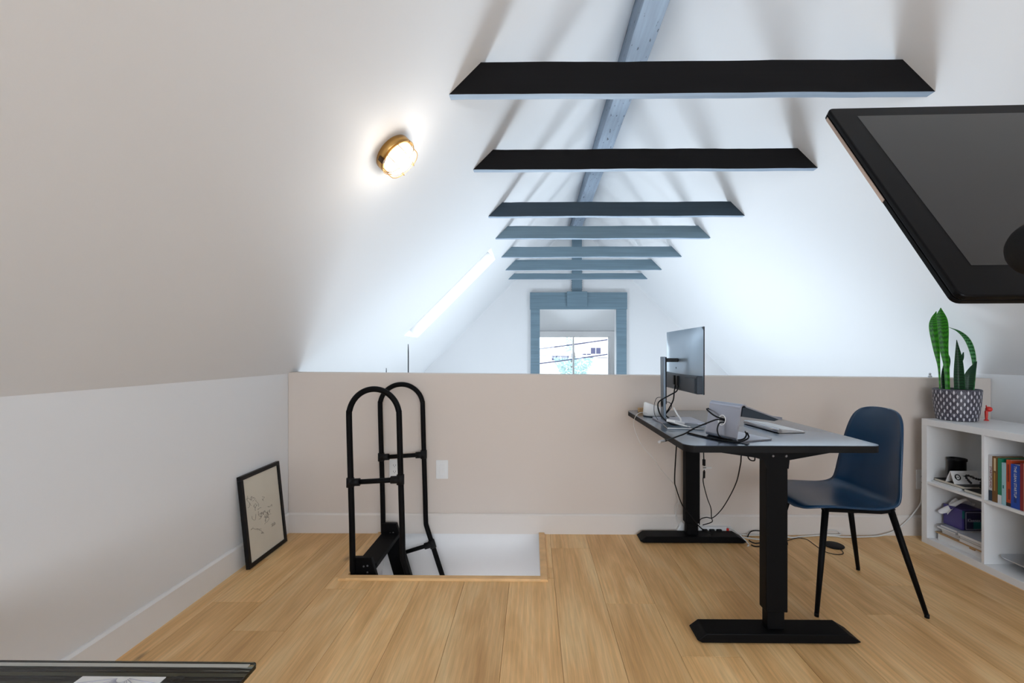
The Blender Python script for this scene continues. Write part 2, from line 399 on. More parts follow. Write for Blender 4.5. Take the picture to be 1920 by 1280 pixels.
while x0 < XR:
    xa, xb = max(x0, XL), min(x0+PW, XR)
    if xb > xa:
        j = joints.get(row, random.uniform(.2, 2.8)); ys = [YR]
        y = j-PL*5
        while y < YB:
            if y > YR+.05: ys.append(y)
            y += PL
        ys.append(YB)
        for a, b in zip(ys[:-1], ys[1:]):
            if xb <= HX0 or xa >= HX1 or b <= HY0: plank(xa, xb, a, b)
            else:                                   # cut round the hatch
                if a < HY0: plank(xa, xb, a, HY0)
                ya = max(a, HY0)
                if xa < HX0 < xb: plank(xa, HX0, ya, b)
                if xa < HX1 < xb: plank(HX1, xb, ya, b)
    x0 += PW; row += 1

# hatch trim (oak nosing) and the white well below
hz = .012
t = MB()
t.prism([(HX0-.035, -.02), (HX0-.035, hz*.3), (HX0-.03, hz), (HX0+.004, hz), (HX0+.004, -.03)], 'y', HY0-.035, YB-.016)
t.build('trim_1', 'oaktrim', org=(0,0,0), bevel=.001); struct(bpy.data.objects['trim_1'], 'oak nosing on the ladder side of the hatch')
t = MB().prism([(HX1-.004, -.03), (HX1-.004, hz), (HX1+.03, hz), (HX1+.035, hz*.3), (HX1+.035, -.02)], 'y', HY0-.035, YB-.016)
struct(t.build('trim_2', 'oaktrim', org=(0,0,0), bevel=.001), 'oak nosing on the desk side of the hatch')
t = MB().prism([(HY0-.035, -.02), (HY0-.035, hz*.3), (HY0-.03, hz), (HY0+.004, hz), (HY0+.004, -.03)], 'x', HX0+.004, HX1-.004)
struct(t.build('trim_3', 'oaktrim', org=(0,0,0), bevel=.001), 'oak nosing along the front of the hatch')
w = MB()
w.box(HX0-.03, HX0-.012, HY0-.02, YB+.0, -.6, -.022); w.box(HX1+.012, HX1+.03, HY0-.02, YB, ZF, -.022); w.box(HX0-.03, HX1+.03, HY0-.03, HY0-.012, -.6, -.022)
struct(w.build('wall_hatch', 'wall', org=(0,0,0)), 'white lining of the hatch well')

# half wall (top edge drops slightly to the right), continuing down behind the hatch
hw = MB(); zl, zr = 1.045, 1.008
zw = -.004
struct(MB().box(XL, XR, YB+.002, YB+.115, ZF, zw).build('wall_stairwell', 'wall', org=(0,0,0)), 'white wall below the half wall seen through the hatch')
xa_, xb_ = XL+.001, XR-.001
hw.add([(xa_,YB,zw),(xb_,YB,zw),(xb_,YB,zr),(xa_,YB,zl),(xa_,YB+.115,zw),(xb_,YB+.115,zw),(xb_,YB+.115,zr),(xa_,YB+.115,zl)],
       [(0,1,2,3),(5,4,7,6),(0,4,5,1),(1,5,6,2),(3,2,6,7),(4,0,3,7)])
struct(hw.build('wall_back', 'hwall', org=(0,0,0), bevel=.004), 'half-height wall between the attic office and the open room beyond')
bb = MB()
def skirt(mb, x0, x1):                       # moulded board along the half wall
    mb.prism([(YB, 0), (YB-.015, 0), (YB-.015, .118), (YB-.011, .123), (YB-.006, .128), (YB, .128)], 'x', x0, x1)
skirt(bb, XL+.015, XR)
struct(bb.build('baseboard_back', 'trimwarm', org=(0,0,0)), 'white baseboard along the half wall')
bb = MB().prism([(XL, 0), (XL+.015, 0), (XL+.015, .118), (XL+.011, .123), (XL+.006, .128), (XL, .128)], 'y', YR, YB)
struct(bb.build('baseboard_left', 'trim', org=(0,0,0)), 'white baseboard along the left knee wall')
bb = MB().prism([(XR, 0), (XR-.015, 0), (XR-.015, .118), (XR-.011, .123), (XR-.006, .128), (XR, .128)], 'y', YR, YB)
struct(bb.build('baseboard_right', 'trim', org=(0,0,0)), 'white baseboard behind the shelf unit')

EX = .44; YF = YB+.115
holes_ = [(3.3, 5.3, -2.3, -1.7)]
lw = plate(MB(), (XL,0,0), (0,1,0), (0,0,1), (-1,0,0), (YR, YB), (ZF, KH), [], .15)
struct(lw.build('wall_left', 'wall', org=(0,0,0)), 'white left knee wall')
rw = plate(MB(), (XR,0,0), (0,1,0), (0,0,1), (1,0,0), (YR, YB), (ZF, KH), [], .15)
struct(rw.build('wall_right', 'wall', org=(0,0,0)), 'white right knee wall')
struct(plate(MB(), (XL-EX,0,0), (0,1,0), (0,0,1), (-1,0,0), (YB, YG+.15), (ZF, KH-EX), holes_, .15).build('wall_far_left', 'wall', org=(0,0,0)), 'left side wall of the room beyond the half wall')
struct(plate(MB(), (XR+EX,0,0), (0,1,0), (0,0,1), (1,0,0), (YB, YG+.15), (ZF, KH-EX), holes_, .15).build('wall_far_right', 'wall', org=(0,0,0)), 'right side wall of the room beyond the half wall')
ew = MB()
for a_, b_ in ((XL, XL-EX), (XR, XR+EX)):
    for y0_, y1_ in ((YB, YF), (YG, YG+.15)):
        ew.prism([(a_, ZF), (b_, ZF), (b_, KH-EX), (a_, KH)], 'y', y0_, y1_)
struct(ew.build('wall_eaves', 'wall', org=(0,0,0)), 'low end walls under the eaves of the far room')
# sloped ceilings; a skylight well in the left slope
ce = MB(); SL = (XC-XL)/r2
sk = (4.525, 5.065, (-1.288-XL)/r2, (-.415-XL)/r2)
plate(ce, (XL,0,KH), (0,1,0), (r2,0,r2), (-r2,0,r2), (YR, YG), (0, SL), [(sk[0], sk[1], sk[2], sk[3])], .2)
plate(ce, (XR,0,KH), (0,1,0), (-r2,0,r2), (r2,0,r2), (YR, YG), (0, SL), [], .2)
plate(ce, (XL,0,KH), (0,1,0), (r2,0,r2), (-r2,0,r2), (YB, YG), (-EX/r2, 0), [], .2)
plate(ce, (XR,0,KH), (0,1,0), (-r2,0,r2), (r2,0,r2), (YB, YG), (-EX/r2, 0), [], .2)
struct(ce.build('ceiling', 'ceil', org=(0,0,0)), 'white sloped attic ceiling')
# skylight: frame and pane set at the outer end of its well
F = frame3(Vector((XL,0,KH)), (0,1,0), (r2,0,r2), Vector((-r2,0,r2)))
fr = MB(F); a, b, c_, d = sk
plate(fr, (0,0,.13), (1,0,0), (0,1,0), (0,0,1), (a, b), (c_, d), [(a+.03, b-.03, c_+.03, d-.03)], .05)
w1 = struct(fr.build('window_1', 'trim', org=(0,0,0)), 'bright skylight in the left slope')
MB(F).add([(a+.03,c_+.03,.155),(b-.03,c_+.03,.155),(b-.03,d-.03,.155),(a+.03,d-.03,.155)], [(0,1,2,3)]).build('pane', 'glass', w1)

def gable(y0, y1, holes, name, label, m='wall', zbot=ZF):
    xs = sorted(set([XL, XC, XR]+[h[i] for h in holes for i in (0, 1)])); mb = MB()
    top = lambda x: KH+min(x-XL, XR-x)
    for xa, xb in zip(xs[:-1], xs[1:]):
        hs = sorted([h for h in holes if h[0] <= xa and h[1] >= xb], key=lambda h: h[2]); z = zbot
        for h in hs:
            if h[2] > z: mb.box(xa, xb, y0, y1, z, h[2])
            z = h[3]
        mb.prism([(xa, z), (xb, z), (xb, top(xb)), (xa, top(xa))], 'y', y0, y1)
    return struct(mb.build(name, m, org=(0,0,0)), label)
DX0, DX1, DZ = .115, 1.355, 1.885
gable(YG, YG+.15, [(DX0, DX1, -.2, DZ), (-.6, 2.0, ZF+.1, -.35)], 'wall_far', 'white gable wall beyond the half wall')
gable(YR-.15, YR, [(-.6, 2.2, .5, 2.1), (-.3, 2.3, ZF+.4, -.6)], 'wall_rear', 'gable wall behind the viewer')
struct(plate(MB(), (0,0,ZF), (1,0,0), (0,1,0), (0,0,-1), (XL-.6, XR+.6), (YR, YG+.15), [], .15).build('floor_lower', 'lowfloor', org=(0,0,0)), 'floor of the room below')
# added rear window frame for the fill light behind the camera
fr = plate(MB(), (0,YR-.09,0), (1,0,0), (0,0,1), (0,-1,0), (-.6, 2.2), (.5, 2.1), [(-.55, .775, .55, 2.05), (.825, 2.15, .55, 2.05)], .05)
w3 = struct(fr.build('window_3', 'trim', org=(0,0,0)), 'added unseen white window behind the viewer')
for i, (xa, xb) in enumerate(((-.55, .775), (.825, 2.15))):
    MB().box(xa, xb, YR-.118, YR-.112, .55, 2.05).build('pane', 'glass', w3)  # panes of the added rear window
# unseen lower room windows
for k, (xx, nx) in enumerate(((XL-EX-.1, 1), (XR+EX+.1, -1))):
    fr = plate(MB(), (xx,0,0), (0,1,0), (0,0,1), (nx,0,0), (3.3, 5.3), (-2.3, -1.7), [(3.35, 4.27, -2.25, -1.75), (4.33, 5.25, -2.25, -1.75)], .05)
    w4 = struct(fr.build('window_%d' % (4+k), 'trim', org=(0,0,0)), 'unseen window of the lower room')
    for ya, yb in ((3.35, 4.27), (4.33, 5.25)): MB().box(xx+nx*.02, xx+nx*.025, ya, yb, -2.25, -1.75).build('pane', 'glass', w4)

# dormer behind the framed opening, with its window
YW = 8.6
dm = MB()
dm.prism([(YG+.15, 1.945), (YW, 1.60), (YW, 1.70), (YG+.15, 2.06)], 'x', DX0-.35, DX1+.35); dm.box(DX0-.45, DX0-.35, YG+.15, YW, -.3, 2.06); dm.box(DX1+.35, DX1+.45, YG+.15, YW, -.3, 2.06); dm.box(DX0-.45, DX1+.45, YG+.15, YW, .30, .40)
struct(dm.build('wall_dormer', 'wall', org=(0,0,0)), 'white sides of the dormer')
WX0, WX1, WZ0, WZ1 = .10, 1.45, .45, 1.495
gw = plate(MB(), (0,YW,0), (1,0,0), (0,0,1), (0,1,0), (DX0-.45, DX1+.45), (-.3, 1.75), [(WX0, WX1, WZ0, WZ1)], .15)
struct(gw.build('wall_dormer_end', 'wall', org=(0,0,0)), 'white end wall of the dormer')
fr = plate(MB(), (0,YW+.03,0), (1,0,0), (0,0,1), (0,1,0), (WX0, WX1), (WZ0, WZ1), [(WX0+.03, .762, WZ0+.03, WZ1-.012), (.795, WX1-.012, WZ0+.03, WZ1-.012)], .05)
plate(fr, (0,YW-.018,0), (1,0,0), (0,0,1), (0,1,0), (WX0-.1, WX1+.14), (WZ0-.1, WZ1+.1), [(WX0, WX1+.02, WZ0, WZ1+.0)], .018)
w2 = struct(fr.build('window_2', 'trim', org=(0,0,0)), 'white sliding window in the dormer')
for xa, xb in ((WX0+.03, .762), (.795, WX1-.012)): MB().box(xa, xb, YW+.05, YW+.055, WZ0+.03, WZ1-.012).build('pane', 'glass', w2)

# ------------------------------------------------------------------ timbers
def rough_tie(y, i, fm, um, height):
    zb = 2.277; th = .042; n = 26; mb = MB()
    def ring(t):
        vs = []
        for z, yy in ((zb, y), (zb, y+th), (zb+height, y+th), (zb+height, y)):
            lo = XL+(z-KH)+.0; hi = XR-(z-KH)
            x = lo+(hi-lo)*t
            dz = (math.sin(x*5.1+i*2+z)*.0013+math.sin(x*13+i)*.0006+random.uniform(-.0008, .0008)) if 0 < t < 1 else 0
            vs.append((x, yy, z+dz))
        return vs
    R = [ring(k/n) for k in range(n+1)]
    vs = [p for r in R for p in r]
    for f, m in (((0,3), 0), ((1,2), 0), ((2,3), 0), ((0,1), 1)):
        a, b = f
        mb.add(vs, [(k*4+a, k*4+b, (k+1)*4+b, (k+1)*4+a) for k in range(n)], m)
    mb.add(vs, [(0,1,2,3), (n*4+3, n*4+2, n*4+1, n*4)], 0)
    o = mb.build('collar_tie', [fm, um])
    return o
ty = [1.940, 2.731, 3.663, 4.362, 5.197, 5.998, 6.735]
th = [.137, .120, .114, .118, .117, .135, .085]
tl = ['black collar tie nearest the viewer, widest of the seven', 'black collar tie second from the viewer, below the widest one',
      'very dark slate collar tie, third from the viewer', 'slate blue collar tie, fourth from the viewer, right behind the dark ones',
      'slate blue collar tie, fifth from the viewer', 'slate blue collar tie, second from the far end', 'thin slate blue collar tie farthest away, above the framed opening']
tm = [('near_black_front', 'slate_under'), ('near_black_front', 'slate_under'), ('slate_dark', 'slate_under')]+[('slate', 'slate_under')]*4  # front tone steps from near-black to slate blue with distance; undersides paler
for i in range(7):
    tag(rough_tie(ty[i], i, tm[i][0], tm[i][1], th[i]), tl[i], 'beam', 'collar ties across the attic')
rb = MB(); x0, x1, z0 = .603, .745, 3.069; n = 40
def rbr(y, k):
    j = lambda s: math.sin(y*4.3+s)*.002+math.sin(y*11+s*2)*.0012
    return [(x0+j(0), y, z0+j(3)), (x1+j(1), y, z0+j(5)), (x1+j(1), y, 3.24), (x0+j(0), y, 3.24)]
R = [rbr(YR+(YG-YR)*k/n, k) for k in range(n+1)]; vs = [p for r in R for p in r]
rb.add(vs, [(k*4+a, k*4+(a+1) % 4, (k+1)*4+(a+1) % 4, (k+1)*4+a) for k in range(n) for a in range(4)]+[(0,1,2,3),(n*4,n*4+3,n*4+2,n*4+1)])
tag(rb.build('ridge_beam', 'ridge', bevel=.003, seg=1), 'long slate blue ridge beam with cracked paint along the peak', 'beam')
# king post above the framed opening
kp = thing('king_post', 'slate blue king post above the framed opening in the far gable', 'post', (.716, YG-.02, 2.15))
MB().box(.638, .795, YG-.055, YG, 2.165, 3.1).build('post', 'slate', kp, bevel=.003)
for s_, xx in ((-1, .638), (1, .795)):
    for k in range(9): MB().box(xx-.007 if s_ < 0 else xx, xx if s_ < 0 else xx+.007, YG-.04, YG-.02, 2.20+k*.035, 2.218+k*.035).build('nail_plate_tooth', 'slate', kp)
so = thing('opening_surround', 'slate blue timber frame around the dormer opening in the far gable', 'frame', (.735, YG-.02, -.2))
MB().box(-.04, 1.522, YG-.06, YG, 1.885, 2.155).build('header', 'slate', so, bevel=.004)
MB().box(-.03, .118, YG-.06, YG, -.2, 1.885).build('post', 'slate', so, bevel=.004)
MB().box(1.352, 1.512, YG-.06, YG, -.2, 1.885).build('post', 'slate', so, bevel=.004)
MB().box(.553, .878, YG-.10, YG-.06, 1.93, 2.165).build('block', 'slate', so, bevel=.004)

# ------------------------------------------------------------------ wall lamp on the left slope
LC = Vector((-.603, 1.935, 2.032)); nrm = Vector((r2, 0, -r2)); up = Vector((r2, 0, r2)); along = Vector((0, 1, 0))
FL = frame3(LC, along, up, nrm) if along.cross(up).dot(nrm) > 0 else frame3(LC, up, along, nrm)
wl = thing('wall_lamp', 'round brass bulkhead lamp with wire cage, lit, on the left slope', 'lamp', LC)
MB(FL).lathe([(1e-4, 0), (.083, 0), (.087, .004), (.087, .030), (.083, .036), (.074, .037), (.072, .030)], n=40).build('base_ring', 'brass', wl)
MB(FL).lathe([(.0735, .030), (.0735, .045), (.070, .058), (.060, .070), (.043, .079), (.022, .084), (1e-4, .085)], n=36).build('globe', 'globe', wl)
cg = MB(FL)
for off in (-.032, .032):
    pts = []
    for k in range(17):
        a = -PI/2+PI*k/16; hw_ = math.sqrt(.085**2-off**2)
        pts.append((off, hw_*math.sin(a), .036+.056*max(0, math.cos(a))**.5))
    cg.tube(sm(pts, 2), .0017, 6)
for off in (-.03, .03):
    pts = [(hw2*math.sin(-PI/2+PI*k/16), off, .036+.0575*max(0, math.cos(-PI/2+PI*k/16))**.5) for k in range(17) for hw2 in (math.sqrt(.085**2-off**2),)]
    cg.tube(sm(pts, 2), .0017, 6)
cg.tube([(.0865*math.cos(2*PI*k/40), .0865*math.sin(2*PI*k/40), .040) for k in range(40)], .0022, 6, closed=True)
cg.build('wire_cage', 'brass', wl)
for s_ in (-1, 1):
    MB(FL @ Matrix.Rotation(.75, 4, 'Z')).box(s_*.086-.008, s_*.086+.008, -.011, .011, .016, .042).build('clip', 'brassdark', wl, bevel=.002)
pl = bpy.data.lights.new('lamp_bulb', 'POINT'); pl.energy = 2.3; pl.color = (1, .90, .78); pl.shadow_soft_size = .05
po = bpy.data.objects.new('lamp_bulb', pl); C.objects.link(po); po.location = nrm*.135; po.parent = wl

#@@OBJ
# ------------------------------------------------------------------ loft ladder in the hatch
ld = thing('loft_ladder', 'black metal loft ladder with two looped handrails rising through the floor hatch', 'ladder', (-.9, 2.64, ZF))
dx = .276/.961                                # run per unit of fall
YN, YFR = 2.42, 2.868
for yy, zt in ((YN, .078), (YFR, .092)):
    st = MB(); xt = -.955
    st.prism([(xt, zt), (xt+.095, zt), (xt+.095+dx*(zt-ZF), ZF), (xt-.012+dx*(zt-ZF), ZF), (xt-.012+dx*.12, zt-.12-.02), (xt, zt-.10)], 'y', yy-.014, yy+.014)
    s_ = st.build('stringer', 'blackmetal', ld, bevel=.003)
    for bx_, bz in ((-.885, .035), (-.905, .032), (-.885, .0)):
        MB(Matrix.Translation((bx_+.005, yy-.014, bz)) @ Matrix.Rotation(PI/2, 4, 'X')).lathe([(1e-4, .003), (.004, .003), (.0055, 0)], n=10).build('bolt', 'steel', s_)
for k in range(10):
    z = .035-k*.262; xx = -.952+dx*(.035-z)
    MB().box(xx, xx+.112, YN+.012, YFR-.012, z-.028, z).build('tread', 'blackmetal', ld, bevel=.004)
def rail(yy, xl, xr, zlow, zarc, R, xbend):
    top = .02                                  # the loop leans a little towards the knee wall
    pts = [(xl, yy, zlow), (xl-.004, yy, .25), (xl-top*.7, yy, .6), (xl-top, yy, zarc)]
    mid = (xl+xr)/2-top; half = (xr-xl)/2
    for k in range(1, 16): a = PI-PI*k/16; pts.append((mid+half*math.cos(a), yy, zarc+R*math.sin(a)))
    pts += [(xr-top, yy, zarc), (xr-top*.7, yy, .6), (xr-.004, yy, .25), (xr, yy, .10), (xr+.014, yy, .035)]
    for k in range(1, 9): z = .035-k*.3; pts.append((xr+.014+dx*1.12*(.035-z), yy, z))
    return MB().tube(sm(pts, 3), .0155, 12)
def collars(par, segs):
    for a, b in segs: MB().tube([a, b], .0205, 12).build('collar', 'rubber', par)
def xat(x, z): return x-.02*min(1, max(0, z)/.75)
h1 = rail(YN-.022, -.955, -.688, -.06, .835, .143, 0).build('handrail', 'blackmetal', ld)
yy = YN-.022; a = (xat(-.955, .49), yy, .482); b = (xat(-.688, .49), yy, .498)
MB().tube([a, b], .0135, 10).build('crossbar', 'blackmetal', h1)
collars(h1, [((a[0], yy, .458), (a[0], yy, .506)), ((b[0], yy, .472), (b[0], yy, .524)), (a, (a[0]+.05, yy, .484)), ((b[0]-.05, yy, .496), b)])
h2 = rail(YFR+.022, -.955, -.682, .02, .835, .135, 0).build('handrail', 'blackmetal', ld)
yy = YFR+.022; a = (xat(-.955, .51), yy, .503); b = (xat(-.682, .51), yy, .521)
MB().tube([a, b], .0135, 10).build('crossbar', 'blackmetal', h2)
collars(h2, [((a[0], yy, .48), (a[0], yy, .53)), ((b[0], yy, .497), (b[0], yy, .549)), (a, (a[0]+.05, yy, .506)), ((b[0]-.05, yy, .517), b)])
for hh, yq in ((h1, YN-.022), (h2, YFR+.022)):
    p = Vector((-.682+.014+dx*1.12*.085, yq, -.05)); q = Vector((-.85, yq, -.115))
    MB().tube([q, p], .0125, 10).build('crossbar', 'blackmetal', hh)
    d = Vector((dx*1.12, 0, -1)).normalized(); collars(hh, [(p-d*.025, p+d*.025), (p+(q-p).normalized()*.05, p)])

# ------------------------------------------------------------------ switch, sockets, small fittings on the half wall
def plate_box(name, label, cat, x0, x1, z0, z1, kind):
    t = thing(name, label, cat, ((x0+x1)/2, YB, z0))
    MB().prism(rrect(x0, x1, z0, z1, .004, 3), 'y', YB-.006, YB).build('cover_plate', 'white_plastic', t, bevel=.0015)
    xm = (x0+x1)/2; zm = (z0+z1)/2
    if kind == 's':
        MB().box(xm-.017, xm+.017, YB-.008, YB-.006, zm-.034, zm+.034).build('bezel', 'white_plastic', t, bevel=.0005)
        MB().add([(xm-.015,YB-.0085,zm-.032),(xm+.015,YB-.0085,zm-.032),(xm+.015,YB-.013,zm+.032),(xm-.015,YB-.013,zm+.032),(xm-.015,YB-.006,zm-.032),(xm+.015,YB-.006,zm-.032),(xm+.015,YB-.006,zm+.032),(xm-.015,YB-.006,zm+.032)],
                 [(0,1,2,3),(0,4,5,1),(3,2,6,7),(0,3,7,4),(1,5,6,2)]).build('rocker', 'white_plastic', t)
    else:
        for s_ in (-1, 1):
            f = MB().prism(rrect(xm-.016, xm+.016, zm+s_*.02-.014, zm+s_*.02+.014, .006, 3), 'y', YB-.008, YB-.006).build('socket', 'white_plastic', t)
            for q in (-1, 1): MB().box(xm+q*.007-.001, xm+q*.007+.001, YB-.0085, YB-.0079, zm+s_*.02-.003, zm+s_*.02+.006).build('slot', 'rubber', f)
            MB().box(xm-.002, xm+.002, YB-.0085, YB-.0079, zm+s_*.02-.010, zm+s_*.02-.006).build('slot', 'rubber', f)
    return t
plate_box('light_switch', 'white rocker light switch on the half wall beside the ladder', 'switch', -.627, -.549, .353, .474, 's')
plate_box('wall_socket', 'white double socket on the half wall seen through the ladder rails', 'outlet', -.932, -.862, .363, .477, 'o')
plate_box('wall_socket', 'white socket plate on the half wall beside the shelf unit', 'outlet', 2.468, 2.542, .295, .42, 'o')
hk = MB(); hk.sphere((2.585, YB+.03, 1.018), .011, sc=(1, 1, .9)); hk.sphere((2.585, YB+.03, 1.034), .008, sc=(1, .8, 1)); hk.lathe([(1e-4, 0), (.014, 0), (.013, .004), (.006, .007)], (2.585, YB+.03, 1.0085), n=14)
tag(hk.build('ornament', 'alu'), 'tiny silver ornament on top of the half wall', 'ornament')
for x, zt, lb in ((-.852, 1.232, 'thin dark rod rising behind the half wall, the taller of two'), (-1.003, 1.068, 'short thin dark rod tip behind the half wall above the ladder')):
    r_ = MB().tube([(x, 3.10, -.6), (x, 3.10, zt-.05), (x-.001, 3.10, zt)], .0045, 8, radii=[.0045, .004, .002])
    r_.lathe([(1e-4, 0), (.07, 0), (.07, .012), (.006, .02)], (x, 3.14, ZF), n=16); r_.tube([(x, 3.14, ZF+.01), (x, 3.14, -.62), (x, 3.10, -.58)], .0045, 8)
    tag(r_.build('rod', 'mondark'), lb, 'rod')

# ------------------------------------------------------------------ framed picture leaning on the left wall
pc = thing('picture_frame', 'black framed pencil sketch on cream paper leaning against the left knee wall', 'picture', (-1.54, 2.615, 0))
B0 = Vector((-1.532, 2.80, .002)); uvec = Vector((.0, -1, 0)); vv = Vector((-.052, 0, .495)).normalized(); PWd, PHt, bw = .375, .50, .022
# local x runs from the far to the near side, y up the frame, z out of the wall
FP = frame3(B0, uvec, vv, uvec.cross(vv)); nz = uvec.cross(vv)
sgn = 1 if nz.x > 0 else -1
FP = frame3(B0, uvec, vv, nz*sgn)
for nm, (a, b, c, d) in (('rail', (0, PWd, 0, bw)), ('rail', (0, PWd, PHt-bw, PHt)), ('stile', (0, bw, bw, PHt-bw)), ('stile', (PWd-bw, PWd, bw, PHt-bw))):
    MB(FP).box(a, b, c, d, -.012, .010).build(nm, 'tblframe', pc, bevel=.0015)
pa = MB(FP).box(bw-.002, PWd-bw+.002, bw-.002, PHt-bw+.002, -.010, .002).build('print_sheet', 'paper', pc)
sk_ = MB(FP); rnd = random.Random(3)
for k in range(26):
    x = rnd.uniform(.10, .30); y = rnd.uniform(.17, .37)
    if k < 16: x = .30-.17*(k/16)+rnd.uniform(-.04, .04); y = .36-.16*(k/16)+rnd.uniform(-.04, .04)
    P_ = [(x, y, .0028)]
    for j in range(4): x += rnd.uniform(-.025, .025); y += rnd.uniform(-.022, .016); P_.append((x, y, .0028))
    sk_.tube(sm(P_, 3), .0007, 4)
for k in range(5): sk_.tube(sm([(.10+k*.008, .155+.004*(k % 2), .0028), (.096+k*.008, .145, .0028), (.10+k*.008, .14, .0028)], 3), .0009, 4)
tag(sk_.build('sketch_lines', 'ink', pa), kind='stuff')

# ------------------------------------------------------------------ standing desk
dk = thing('standing_desk', 'black standing desk with rounded corners and two telescopic legs', 'desk', (.988, 2.345, 0))
DZT = .805
tp = MB().prism(rrect(.603, 1.376, 1.785, 2.905, .045, 8), 'z', DZT-.003, DZT).build('tabletop', 'desk', dk, bevel=.001)
MB().prism(rrect(.6035, 1.3755, 1.7855, 2.9045, .045, 8), 'z', DZT-.028, DZT-.003).build('edge_band', 'deskedge', tp)
for yc, nm in ((1.878, 'near'), (2.842, 'far')):
    MB().prism([(.665, .010), (.668, .0), (.70, -.0), (1.285, 0), (1.318, .004), (1.27, .040), (.705, .040), (.70, .040)][0:0] or
               [(.662, .014), (.682, .004), (1.292, .004), (1.318, .010), (1.265, .042), (.700, .042)], 'y', yc-.052, yc+.052).build('foot', 'blackmetal', dk, bevel=.004)
    for xf in (.72, 1.26): MB().lathe([(1e-4, 0), (.016, 0), (.016, .006), (1e-4, .006)], (xf, yc, 0), n=14).build('foot_pad', 'rubber', dk)
    MB().box(.957, 1.027, yc-.022, yc+.022, .042, .20).build('lower_tube', 'blackmetal', dk, bevel=.003)
    MB().box(.949, 1.036, yc-.030, yc+.030, .115, .745).build('upper_tube', 'blackmetal', dk, bevel=.004)
    br = MB().prism([(.72, .777), (.72, .771), (.90, .745), (.935, .735), (.95, .70), (1.036, .70), (1.04, .735), (1.22, .768), (1.24, .777)], 'y', yc-.035, yc-.031)
    br.prism([(.72, .777), (.72, .771), (.90, .745), (1.04, .745), (1.22, .768), (1.24, .777)], 'y', yc+.031, yc+.035)
    b_ = br.build('side_bracket', 'blackmetal', dk)
    for xs_ in (.972, 1.025):
        MB(Matrix.Translation((xs_, yc-.035, .752)) @ Matrix.Rotation(PI/2, 4, 'X')).lathe([(1e-4, .004), (.0045, .004), (.006, .001), (.006, 0)], n=8, smooth=False).build('screw', 'steel', b_)
MB().box(.965, 1.02, 1.90, 2.82, .752, .777).build('crossbeam', 'blackmetal', dk, bevel=.002)

# ------------------------------------------------------------------ monitor
mo = thing('computer_monitor', 'grey flat monitor seen from behind, standing on the desk', 'monitor', (.72, 2.41, DZT))
MB().prism(rrect(.665, .88, 2.31, 2.53, .012, 4), 'z', DZT, DZT+.010).build('base_plate', 'alu_grey', mo, bevel=.002)
nk = MB().prism([(.690, .812), (.704, .812), (.701, 1.150), (.687, 1.150)], 'y', 2.392, 2.445)
ne = nk.build('column', 'moncol', mo, bevel=.003)
MB().box(.7035, .7065, 2.393, 2.444, .90, 1.148).build('column_slot', 'rubber', ne)
MB(Matrix.Translation((.6885, 2.418, .900)) @ Matrix.Rotation(-PI/2, 4, 'Y')).lathe([(1e-4, .002), (.017, .002), (.018, 0)], n=20).build('cable_hole', 'rubber', ne)
MB().box(.700, .770, 2.396, 2.440, 1.122, 1.142).build('arm', 'blackplastic', mo, bevel=.004)
yc, zc, hw_, hh_ = 2.41, 1.133, .29, .16
pn = MB()
def back(u, v):
    y = (u*2-1)*hw_; z = (v*2-1)*hh_
    e = (1-abs(u*2-1)**3)*(1-abs(v*2-1)**3); return (.797-.026*min(1, e*1.15), yc+y, zc+z)
pn.grid(back, 24, 16)
bs = pn.build('back_shell', 'monback', mo)
MB().box(.797, .803, yc-hw_, yc+hw_, zc-hh_, zc+hh_).build('bezel', 'blackplastic', mo, bevel=.002)
MB().add([(.8036,yc-hw_+.006,zc-hh_+.016),(.8036,yc+hw_-.006,zc-hh_+.016),(.8036,yc+hw_-.006,zc+hh_-.006),(.8036,yc-hw_+.006,zc+hh_-.006)], [(0,1,2,3)]).build('screen', 'tvscreen', mo)
cp = MB().prism([(yc-.285, zc-hh_+.002), (yc+.285, zc-hh_+.002), (yc+.285, zc-.072), (yc-.285, zc-.072)], 'x', .7675, .798).build('connector_bay', 'mondark', mo, bevel=.004)
MB().box(.762, .770, yc-.27, yc-.13, zc-hh_+.004, zc-.085).build('power_cover', 'mondark', cp, bevel=.003)
for y in (2.447, 2.395): MB().box(.757, .770, y-.010, y+.010, 1.0, 1.050).build('plug', 'blackplastic', cp, bevel=.003)
MB(Matrix.Translation((.7715, 2.44, 1.09)) @ Matrix.Rotation(-PI/2, 4, 'Y')).lathe([(1e-4, .002), (.004, .002), (.005, 0)], n=10).build('lock_slot', 'rubber', bs)

def cable(name, label, pts, r, m, sub=6, n=6, closed=False):
    return tag(MB().tube(sm(pts, sub, closed), r, n, closed=closed).build(name, m), label, 'cable')
cable('monitor_cable', 'black cable dropping from the back of the monitor to the desk', [(.770,2.447,1.005),(.755,2.421,.965),(.740,2.391,.921),(.728,2.43,.870),(.72,2.46,.835),(.76,2.50,.810),(.80,2.46,.810)], .0035, 'rubber')
cable('monitor_cable', 'black cable running from the monitor back to its stand column', [(.770,2.395,1.005),(.752,2.37,.972),(.715,2.375,.948),(.675,2.41,.915),(.662,2.40,.89),(.664,2.36,.85),(.676,2.29,.825),(.70,2.228,.8135),(.735,2.186,.809),(.79,2.165,.809)], .0038, 'rubber')
cable('tangled_cable', 'thin black cable tangled round the foot of the monitor column', [(.70,2.47,.93),(.665,2.44,.925),(.65,2.43,.88),(.652,2.42,.84),(.662,2.40,.8175)], .0016, 'rubber')
cable('tangled_cable', 'thin black cable looping behind the monitor column on the desk', [(.72,2.46,.905),(.745,2.47,.90),(.765,2.50,.875),(.755,2.54,.84),(.74,2.55,.815),(.765,2.57,.808),(.80,2.56,.812),(.79,2.50,.8065),(.83,2.40,.8065),(.90,2.32,.8065)], .002, 'rubber')
